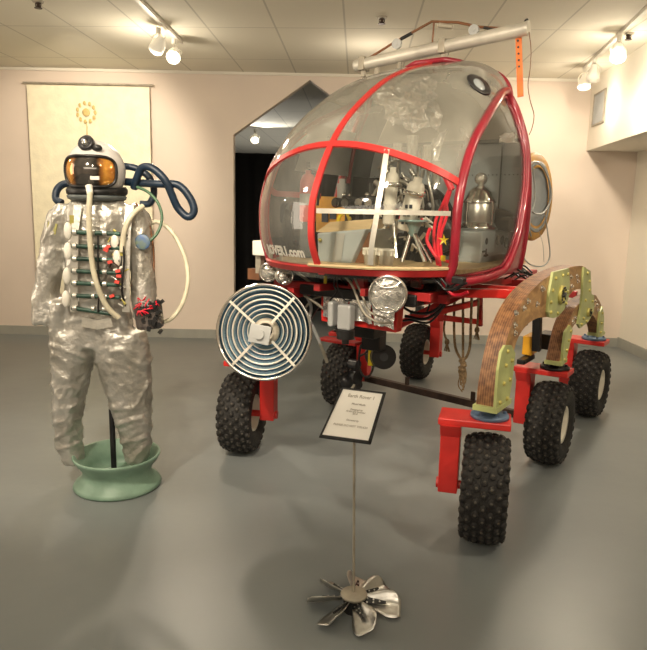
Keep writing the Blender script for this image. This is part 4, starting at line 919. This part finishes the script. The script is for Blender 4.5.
me.polygons.foreach_set('use_smooth', [True]*len(me.polygons)); me.update()
if not me.materials: me.materials.append(M['suit'])
FR = -.15
# chest rods and end caps
ys = [232, 246, 258.5, 271, 283, 295.5, 308]
for i, y in enumerate(ys):
    dy2 = 6 if i == 6 else 2
    mb = MB(); mb.cyl(sv(72, y, FR-.01), sv(120-(8 if i == 6 else 0), y+dy2, FR-.015), .0115, n=12); ro = mb.build('chest_rod', M['greenrod'], suit)
    MB().cyl(sv(73, y, FR-.012), sv(77, y+.3, FR-.012), .016, n=12).cyl(sv(92, y+.5, FR-.016), sv(95, y+.6, FR-.016), .0145, n=12).cyl(sv(103, y+.9, FR-.016), sv(107, y+1, FR-.016), .0145, n=12).build('rod_clip', M['suit2'], ro)
mb = MB()
for x, y in ((68, 231), (68, 251), (67, 276), (66, 299), (115, 242), (117, 258)):
    mb = MB(); c = sv(x, y, FR-.012); mb.sphere(c, .022, 16, 10, (1, .8, 2.1)); mb.build('white_end_cap', M['whiteplastic'], suit)
for k in range(28):
    y = random.uniform(228, 312); x = random.uniform(108, 129); c = sv(x, y, FR-.012+random.uniform(-.01, .01)); MB().cyl(c, c+V((random.uniform(-.03, .03), 0, random.uniform(-.03, .03))), random.uniform(.004, .010), n=8).build('chest_fitting', M[random.choice(['steel', 'whiteplastic', 'brownsteel', 'boltyellow'])], suit)
for x, y in ((110, 262), (118, 271), (117, 282), (112, 296), (106, 250), (119, 276), (108, 247)): MB().box(sv(x, y, FR-.035), (.024, .012, .016), Matrix.Rotation(random.uniform(-.6, .6), 3, 'Y')).build('red_connector_tag', M['strap'], suit)
mb = MB(); mb.tube([sv(98, 236, FR-.03), sv(98, 262, FR-.034), sv(99, 285, FR-.034), sv(98, 312, FR-.03)], .005, 6); mb.tube([sv(122, 232, FR-.02), sv(124, 260, FR-.03), sv(122, 290, FR-.03), sv(126, 308, FR)], .006, 6); mb.build('chest_cable', M['black'], suit)
for (x0, x1) in ((72, 74), (124, 126)):
    MB().strip([sv(x0+6, 205, -.135), sv(x0+3, 230, -.158), sv(x1, 270, -.16), sv(x1, 312, -.155)], [(0, -1, 0)]*4, .04, .006).build('harness_strap', M['suit2'], suit)
MB().box(sv(72, 220, -.15), (.022, .01, .05)).box(sv(122, 250, -.165), (.022, .01, .06)).build('brass_buckle', M['boltyellow'], suit)
mb = MB(); mb.sphere(sv(142.5, 242, -.105), .042, 20, 12, (1, .22, 1)); mb.build('round_earth_patch', mat('earth_patch', (.05, .11, .26), .45, 0, .1, 26, c2=(.16, .2, .12)), suit)
mb = MB(); mb.box(sv(52, 228, -.09), (.05, .008, .058), Matrix.Rotation(.25, 3, 'Y')); mb.build('olive_shoulder_patch', mat('olive_patch', (.42, .4, .14), .6), suit)
# pants details: pocket flap
MB().strip([sv(82, 322, -.145), sv(97, 325, -.15), sv(112, 322, -.145)], [(0, -1, 0)]*3, .05, .006).build('waist_flap', M['suit2'], suit)
# hoses
def hose(pts, r, m, nm): return MB().tube([sv(*p) for p in pts], r, 10).build(nm, M[m], suit)
hose([(90, 192, -.19), (89, 215, -.2), (90, 240, -.2), (93, 268, -.2), (99, 290, -.2), (108, 308, -.19), (119, 318, -.17)], .0145, 'beigehose', 'chest_hose')
hose([(143, 206, -.10), (133, 214, -.15), (126, 226, -.17), (123, 240, -.17), (122, 252, -.17)], .014, 'beigehose', 'shoulder_hose')
hose([(148, 224, .05), (158, 222, .08), (172, 232, .08), (184, 255, .06), (188, 278, .04), (183, 302, .02), (172, 318, 0), (160, 323, -.02)], .0125, 'beigehose', 'loop_hose')
hose([(137, 187, .0), (148, 192, -.02), (158, 203, -.03), (162, 218, -.04), (158, 232, -.06), (150, 241, -.08)], .008, 'greenhose', 'green_hose')
hose([(118, 181, .1), (140, 183, .05), (160, 184, .02), (178, 185, .02), (190, 198, .02), (194, 211, .02), (188, 217, .02), (178, 208, .02), (172, 195, .0), (165, 180, -.02), (152, 168, -.02), (142, 168, 0), (137, 178, .02), (134, 188, .05)], .021, 'navy', 'navy_loop_hose')
hose([(122, 166, .12), (135, 168, .12), (148, 176, .12), (154, 190, .12), (150, 203, .12), (140, 204, .1)], .019, 'navy', 'navy_back_hose')
hose([(76, 184, .1), (64, 184, .08), (57, 190, .05), (56, 199, .03), (62, 203, .02)], .02, 'navy', 'navy_side_hose')
hose([(136, 203, -.05), (148, 222, -.02), (152, 238, -.02), (154, 262, -.02), (152, 290, -.04)], .005, 'brown', 'thin_arm_cable')
# helmet
hc = sv(96, 168, 0); Hm = MB(); n, m_ = 40, 24; vs = []; fs = []
def hpt(th, ph, rr=1.):    # ph polar from top, th azimuth (0 toward camera)
    return hc+V((.152*math.sin(ph)*math.sin(th), -.165*math.sin(ph)*math.cos(th), .162*math.cos(ph)-.018))*rr
for i in range(m_+1):
    ph = PI*.80*i/m_
    for k in range(n): vs.append(hpt(2*PI*k/n, max(ph, .001)))
def isvis(th, ph):
    th = (th+PI) % (2*PI)-PI; return abs(th)/1.04 < 1 and (th/1.06)**4+((ph-1.62)/.48)**4 < 1
for i in range(m_):
    for k in range(n):
        if isvis(2*PI*(k+.5)/n, PI*.8*(i+.5)/m_): continue
        fs.append((i*n+k, (i+1)*n+k, (i+1)*n+(k+1) % n, i*n+(k+1) % n))
Hm.add(vs, fs); helm = Hm.build('helmet', M['white'], suit)
sl = helm.modifiers.new('s', 'SOLIDIFY'); sl.thickness = .006
def visor_mat():
    m = bpy.data.materials.new('amber_visor'); m.use_nodes = True; nt = m.node_tree; b = nt.nodes['Principled BSDF']; N = nt.nodes.new; Lk = nt.links.new
    tc = N('ShaderNodeTexCoord'); n = N('ShaderNodeTexNoise'); n.inputs['Scale'].default_value = 14; n.inputs['Detail'].default_value = 3; Lk(tc.outputs['Object'], n.inputs['Vector'])
    sp = N('ShaderNodeSeparateXYZ'); Lk(tc.outputs['Object'], sp.inputs[0]); a = N('ShaderNodeMath'); a.operation = 'SUBTRACT'; a.inputs[1].default_value = hc.x; Lk(sp.outputs[0], a.inputs[0])
    ab = N('ShaderNodeMath'); ab.operation = 'ABSOLUTE'; Lk(a.outputs[0], ab.inputs[0]); ma = N('ShaderNodeMath'); ma.operation = 'MULTIPLY_ADD'; ma.inputs[1].default_value = .06; Lk(n.outputs['Fac'], ma.inputs[0]); Lk(ab.outputs[0], ma.inputs[2])
    r = N('ShaderNodeValToRGB'); mr = N('ShaderNodeMapRange'); mr.inputs[1].default_value = .03; mr.inputs[2].default_value = .18; Lk(ma.outputs[0], mr.inputs[0]); Lk(mr.outputs[0], r.inputs[0])
    E_ = r.color_ramp.elements; E_[0].position = .2; E_[0].color = (.10, .09, .08, 1); E_[1].position = .98; E_[1].color = (.10, .04, .01, 1)
    for p_, c_ in ((.36, (.03, .025, .02)), (.5, (.45, .17, .03)), (.64, (.95, .45, .07)), (.82, (.6, .24, .04))): x = E_.new(p_); x.color = (*c_, 1)
    Lk(r.outputs[0], b.inputs['Base Color']); b.inputs['Metallic'].default_value = .6; b.inputs['Roughness'].default_value = .1; b.inputs['Coat Weight'].default_value = 1; return m
vz = MB(); nv = 30; vs = []; fs = []
for i in range(nv+1):
    for k in range(nv+1):
        th = -1.10+2.20*k/nv; ph = 1.10+1.04*i/nv; vs.append(hpt(th, ph, .985+.05*math.cos(th)*math.sin((ph-1.1)/1.04*PI)))
vz.add(vs, [(i*(nv+1)+k, (i+1)*(nv+1)+k, (i+1)*(nv+1)+k+1, i*(nv+1)+k+1) for i in range(nv) for k in range(nv)]); vz.build('visor', visor_mat(), helm)
rimp = []
for k in range(48):
    a = 2*PI*k/48; ca, sa = math.cos(a), math.sin(a); rimp.append(hpt(1.06*abs(ca)**.5*(1 if ca > 0 else -1), 1.62-.49*abs(sa)**.5*(1 if sa > 0 else -1), 1.02))
MB().tube(rimp, .0085, 8, closed=True, smooth=False).build('visor_rim', M['black'], helm)
MB().lathe([(.138, -.155), (.158, -.135), (.160, -.115), (.15, -.10), (.138, -.10)], 36, Matrix.Translation(hc) @ Matrix.Rotation(.06, 4, 'X'), True).build('neck_ring', M['black'], helm)
MB().lathe([(.13, -.175), (.15, -.165), (.155, -.15), (.14, -.14)], 36, Matrix.Translation(hc), True).build('lower_neck_ring', M['darkgrey'], helm)
T = frame_at(sv(88, 145, -.10), (-.15, -1, .45)); cam_ = MB().lathe([(.0001, .0), (.036, -.01), (.042, .01), (.042, .028), (.034, .034), (.024, .027), (.0001, .025)], 28, T).build('helmet_camera', M['blackplastic'], helm)
MB().sphere(T @ V((0, -.004, .03)), .018, 12, 8).build('camera_lens', M['chrome'], cam_)
MB().sphere(sv(97, 148, -.12), .02, 12, 8, (1.4, 1, .9)).build('camera_mount', M['black'], helm)
MB().box(sv(95, 178, -.21), (.045, .012, .018)).cyl(sv(89, 186, -.17), sv(90, 194, -.19), .019, .016, n=14).build('mouth_valve', M['whiteplastic'], helm)
# cuff electronics
ep = MB(); c = sv(149, 315, -.12); ep.box(c, (.14, .09, .15), Matrix.Rotation(-.1, 3, 'Y')); eo = ep.build('cuff_electronics_pack', mat('smoky_box', (.13, .11, .10), .25, .2, .3, 20), suit, bevel=.02)
mb = MB()
for k in range(26): p = c+V((random.uniform(-.02, .085), -.05+random.uniform(-.015, .01), random.uniform(-.08, .08))); mb.box(p, (.018, .018, .024), Matrix.Rotation(random.uniform(-1, 1), 3, 'Y'))
mb.build('connector_cluster', M['black'], eo)
mb = MB()
for k in range(14): p = c+V((random.uniform(-.05, .07), -.055, random.uniform(.0, .09))); mb.tube([p, p+V((random.uniform(-.02, .02), -.015, .02)), p+V((random.uniform(-.04, .05), 0, random.uniform(-.02, .05)))], .003, 5)
mb.build('red_wiring', M['redwire'], eo)
# stand: green wheel rim and pole
stn = empty('wheel_rim_stand', (SB.x, SY, 0)); tag(stn, 'pale green steel wheel rim used as stand under silver suit', 'stand')
T = Matrix.Rotation(.0, 4, 'X')
MB().lathe([(.10, .05), (.15, .04), (.19, .03), (.225, .004), (.24, .0), (.248, .012), (.238, .03), (.215, .045), (.195, .07), (.192, .10), (.205, .125), (.225, .15), (.238, .17), (.246, .185), (.244, .196), (.232, .192), (.218, .165), (.198, .14), (.18, .10), (.18, .07), (.15, .058), (.10, .066)], 56, T, True).build('steel_rim', M['rimgreen'], stn)
MB().cyl((0, 0, .035), (0, 0, .06), .10, n=30).cyl((0, 0, .06), (0, 0, .085), .04, n=20).build('hub_plate', M['rimgreen'], stn)
MB().cyl((-.02, 0, .05), (-.03, .02, .9), .016, n=14).build('support_pole', M['blackplastic'], stn)
lw = lambda co: V((.213*math.sin(co.x/.213)*1.0, -.2135*math.cos(co.x/.213)-.002, co.y+.043))

# ================================================================ SIGN
SG = wz(354, 593, .075); SG.z = 0; sg = empty('sign_stand', SG); tag(sg, 'framed museum placard on thin rod with fan-blade base', 'sign')
sq = lambda x, y, dy=0.: wy(x, y, SG.y+dy)-SG
bl_, br_, tr2, tl_ = sq(319, 437, -.02), sq(371, 444, -.02), sq(386, 393, .11), sq(342, 387.5, .11)
cx3 = (bl_+br_+tr2+tl_)/4; ux = ((br_-bl_)+(tr2-tl_)).normalized(); uy = ((tl_-bl_)+(tr2-br_)); uy = (uy-ux*uy.dot(ux)).normalized(); wv = ((br_-bl_).length+(tr2-tl_).length)/2; hv = ((tl_-bl_).length+(tr2-br_).length)/2; nz = ux.cross(uy)
Tm = Matrix.Translation(cx3) @ Matrix((ux, uy, nz)).transposed().to_4x4()
def skew(x, y, z=0.):   # bilinear over the measured corners
    u = x/wv+.5; v = y/hv+.5; return bl_*(1-u)*(1-v)+br_*u*(1-v)+tr2*u*v+tl_*(1-u)*v+nz*z
def slab3(x0, x1, y0_, y1, z0, z1, name, m, parent, bevel=0):
    mb = MB(); vs = [skew(x, y, z) for z in (z0, z1) for x, y in ((x0, y0_), (x1, y0_), (x1, y1), (x0, y1))]; mb.add(vs, [(3, 2, 1, 0), (4, 5, 6, 7), (0, 1, 5, 4), (1, 2, 6, 5), (2, 3, 7, 6), (3, 0, 4, 7)], False); return mb.build(name, m, parent, bevel=bevel)
fb = slab3(-wv/2, wv/2, -hv/2, hv/2, -.012, 0, 'placard_frame', M['black'], sg, .002)
mb = MB()
for x0, x1, a, b2 in ((-.5, .5, -.5, -.455), (-.5, .5, .47, .5), (-.5, -.46, -.5, .5), (.43, .5, -.5, .5)):
    vs = [skew(x*wv, y*hv, z) for z in (0, .007) for x, y in ((x0, a), (x1, a), (x1, b2), (x0, b2))]; mb.add(vs, [(3, 2, 1, 0), (4, 5, 6, 7), (0, 1, 5, 4), (1, 2, 6, 5), (2, 3, 7, 6), (3, 0, 4, 7)], False)
mb.build('frame_moulding', M['black'], fb, bevel=.001)
slab3(-.465*wv, .435*wv, -.46*hv, .475*hv, .0005, .0015, 'paper_sheet', M['paper'], fb)
for txt, y, s_ in (('Earth Rover 1', .33, .020), ('Mixed Media', .19, .011), ('Designed by', .08, .010), ('Artist and Inventor', .04, .010), ('2010', 0, .010), ('Donated by', -.13, .010), ('PLEASE DO NOT TOUCH', -.24, .0115)):
    text_mesh('printed_text', txt, s_, M['ink'], fb, 'CENTER', lambda co, y=y: skew(co.x, co.y+y*hv, .003+co.z*.3), bold=.0003)
MB().cyl((0, 0, .03), cx3-nz*.014, .0055, n=10).build('rod', M['wire'], sg)
MB().box(cx3-nz*.018, (.05, .05, .012), Tm.to_3x3()).build('rod_bracket', M['black'], sg)
MB().lathe([(.0001, .078), (.052, .076), (.055, .071), (.052, .062), (.0001, .06)], 32).build('hub_disc', M['wire'], sg)
MB().cyl((0, 0, .0), (0, 0, .062), .042, n=24).build('base_core', M['black'], sg)
NB = 8
for k, a in enumerate((-8, 38, 82, 130, 178, 232, 285)):
    a = R_(a); tw = R_(36); T = Matrix.Rotation(a, 4, 'Z') @ Matrix.Translation((.045, 0, .044)) @ Matrix.Rotation(tw, 4, 'X')
    mb = MB(); mb.T = T; nu, nv = 10, 8; vs = []
    for i in range(nu+1):
        for j in range(nv+1):
            u = i/nu; v = j/nv*2-1; hw_ = .020+.036*min(1, u*1.6)-(.010*max(0, (u-.85)/.15)); x = .01+.135*u-(.02*abs(v)**3 if v > 0 else .0); vs.append((x, v*hw_, .012*v*v-.008*u-.006*math.exp(-((v-.2)/.3)**2)*(1 if u > .35 else 0)))
    mb.add(vs, [(i*(nv+1)+j, (i+1)*(nv+1)+j, (i+1)*(nv+1)+j+1, i*(nv+1)+j+1) for i in range(nu) for j in range(nv)])
    o = mb.build('fan_blade', M['steel'], sg); so2 = o.modifiers.new('s', 'SOLIDIFY'); so2.thickness = .003
    zmin = min((T @ V(v)).z for v in vs)
    mb = MB(); mb.T = T; mb.add([(-.02, -.018, .012), (-.02, .018, .012), (.085, .004, .012), (.085, -.004, .012), (-.02, -.018, .004), (-.02, .018, .004), (.085, .004, .004), (.085, -.004, .004)], [(0, 3, 2, 1), (4, 5, 6, 7), (0, 1, 5, 4), (1, 2, 6, 5), (2, 3, 7, 6), (3, 0, 4, 7)], False); br = mb.build('blade_arm', M['black'], o)
    rv = MB(); rv.T = T
    for q_ in ((.01, .008), (.01, -.008), (.035, .005), (.035, -.006), (.06, 0)): rv.cyl((q_[0], q_[1], .012), (q_[0], q_[1], .015), .0035, n=8)
    for p_ in []: pass
    me_ = rv; me_.ci = 0; 
    o2 = me_.build('rivets', M['steel'], o)

# ================================================================ LIGHTS
def area(loc, rot, size, e, c=(1, .86, .68), sy=None):
    l = bpy.data.lights.new('area', 'AREA'); l.energy = e; l.color = c; l.size = size
    if sy: l.shape = 'RECTANGLE'; l.size_y = sy
    o = bpy.data.objects.new('area', l); o.location = loc; o.rotation_euler = rot; col.objects.link(o); o.visible_camera = True; return o
def spotl(loc, aim, e, ang=60, c=(1, .85, .66), r=.08, blend=.6):
    l = bpy.data.lights.new('spot', 'SPOT'); l.energy = e; l.color = c; l.spot_size = R_(ang); l.spot_blend = blend; l.shadow_soft_size = r
    o = bpy.data.objects.new('spot', l); o.location = loc; o.rotation_euler = (V(aim)-V(loc)).to_track_quat('-Z', 'Y').to_euler(); col.objects.link(o); return o
WARM = (1, .87, .70)
area((-1.0, -1.1, CEIL-.02), (R_(25), 0, 0), 5.0, 185, WARM, 2.4)  # unseen fill panel added behind the camera under the ceiling
area((-4.9, 3.0, 2.2), (0, R_(-75), 0), 3.0, 60, WARM, 1.4)  # unseen fill strip added left of the view
def pt_(loc, e, r=.06):
    l = bpy.data.lights.new('point', 'POINT'); l.energy = e; l.color = WARM; l.shadow_soft_size = r; o = bpy.data.objects.new('point', l); o.location = loc; col.objects.link(o)
for x, y, e in ((-1.6, 6.2, 16), (2.55, 6.0, 14), (2.75, 7.2, 8), (-1.6, 3.4, 16), (2.2, 3.6, 16), (.2, 2.2, 16), (.4, 6.6, 8), (-3.6, 4.5, 14)): pt_((x, y, 2.78), e)  # bare point lamps added to spill light onto the ceiling
spotl((-1.6, 1.6, 3.0), (-1.3, 3.6, 1.2), 260, 55)
spotl((-.6, 1.0, 3.05), (.3, 4.2, 1.5), 420, 60)
spotl((2.4, 1.6, 3.05), (1.3, 4.2, .9), 330, 70)
spotl((2.35, 5.6, 3.0), (2.4, 7.9, 1.2), 170, 95)
spotl((-2.2, 5.9, 3.0), (-2.8, 7.95, 2.0), 190, 80)
spotl((-1.3, 6.2, 2.95), (-1.0, 3.5, .2), 110, 70)
spotl((2.5, 5.9, 2.95), (1.4, 4.2, .3), 110, 70)
spotl((-1.4, 13.2, 2.9), (-.5, 9.5, 3.6), 150, 130, (1, .95, .85))
area((-.5, 14.5, .3), (PI, 0, 0), 4, 60, (1, .95, .88), 6)  # hidden uplight added to brighten the ceiling of the room beyond
w_ = bpy.data.worlds.new('w'); sc.world = w_; w_.use_nodes = True; w_.node_tree.nodes['Background'].inputs[0].default_value = (1, .9, .78, 1); w_.node_tree.nodes['Background'].inputs[1].default_value = .05

# ================================================================ CAMERA
cam = bpy.data.cameras.new('camera'); co = bpy.data.objects.new('camera', cam); col.objects.link(co); sc.camera = co
cam.sensor_fit = 'HORIZONTAL'; cam.sensor_width = 36; cam.lens = 36*F/647; cam.clip_start = .05
co.matrix_world = Matrix.Translation(EYE) @ Matrix((rt, up, -fw)).transposed().to_4x4()
sc.view_settings.view_transform = 'Standard'; sc.view_settings.look = 'None'; sc.view_settings.exposure = 0.; sc.view_settings.gamma = 1.0
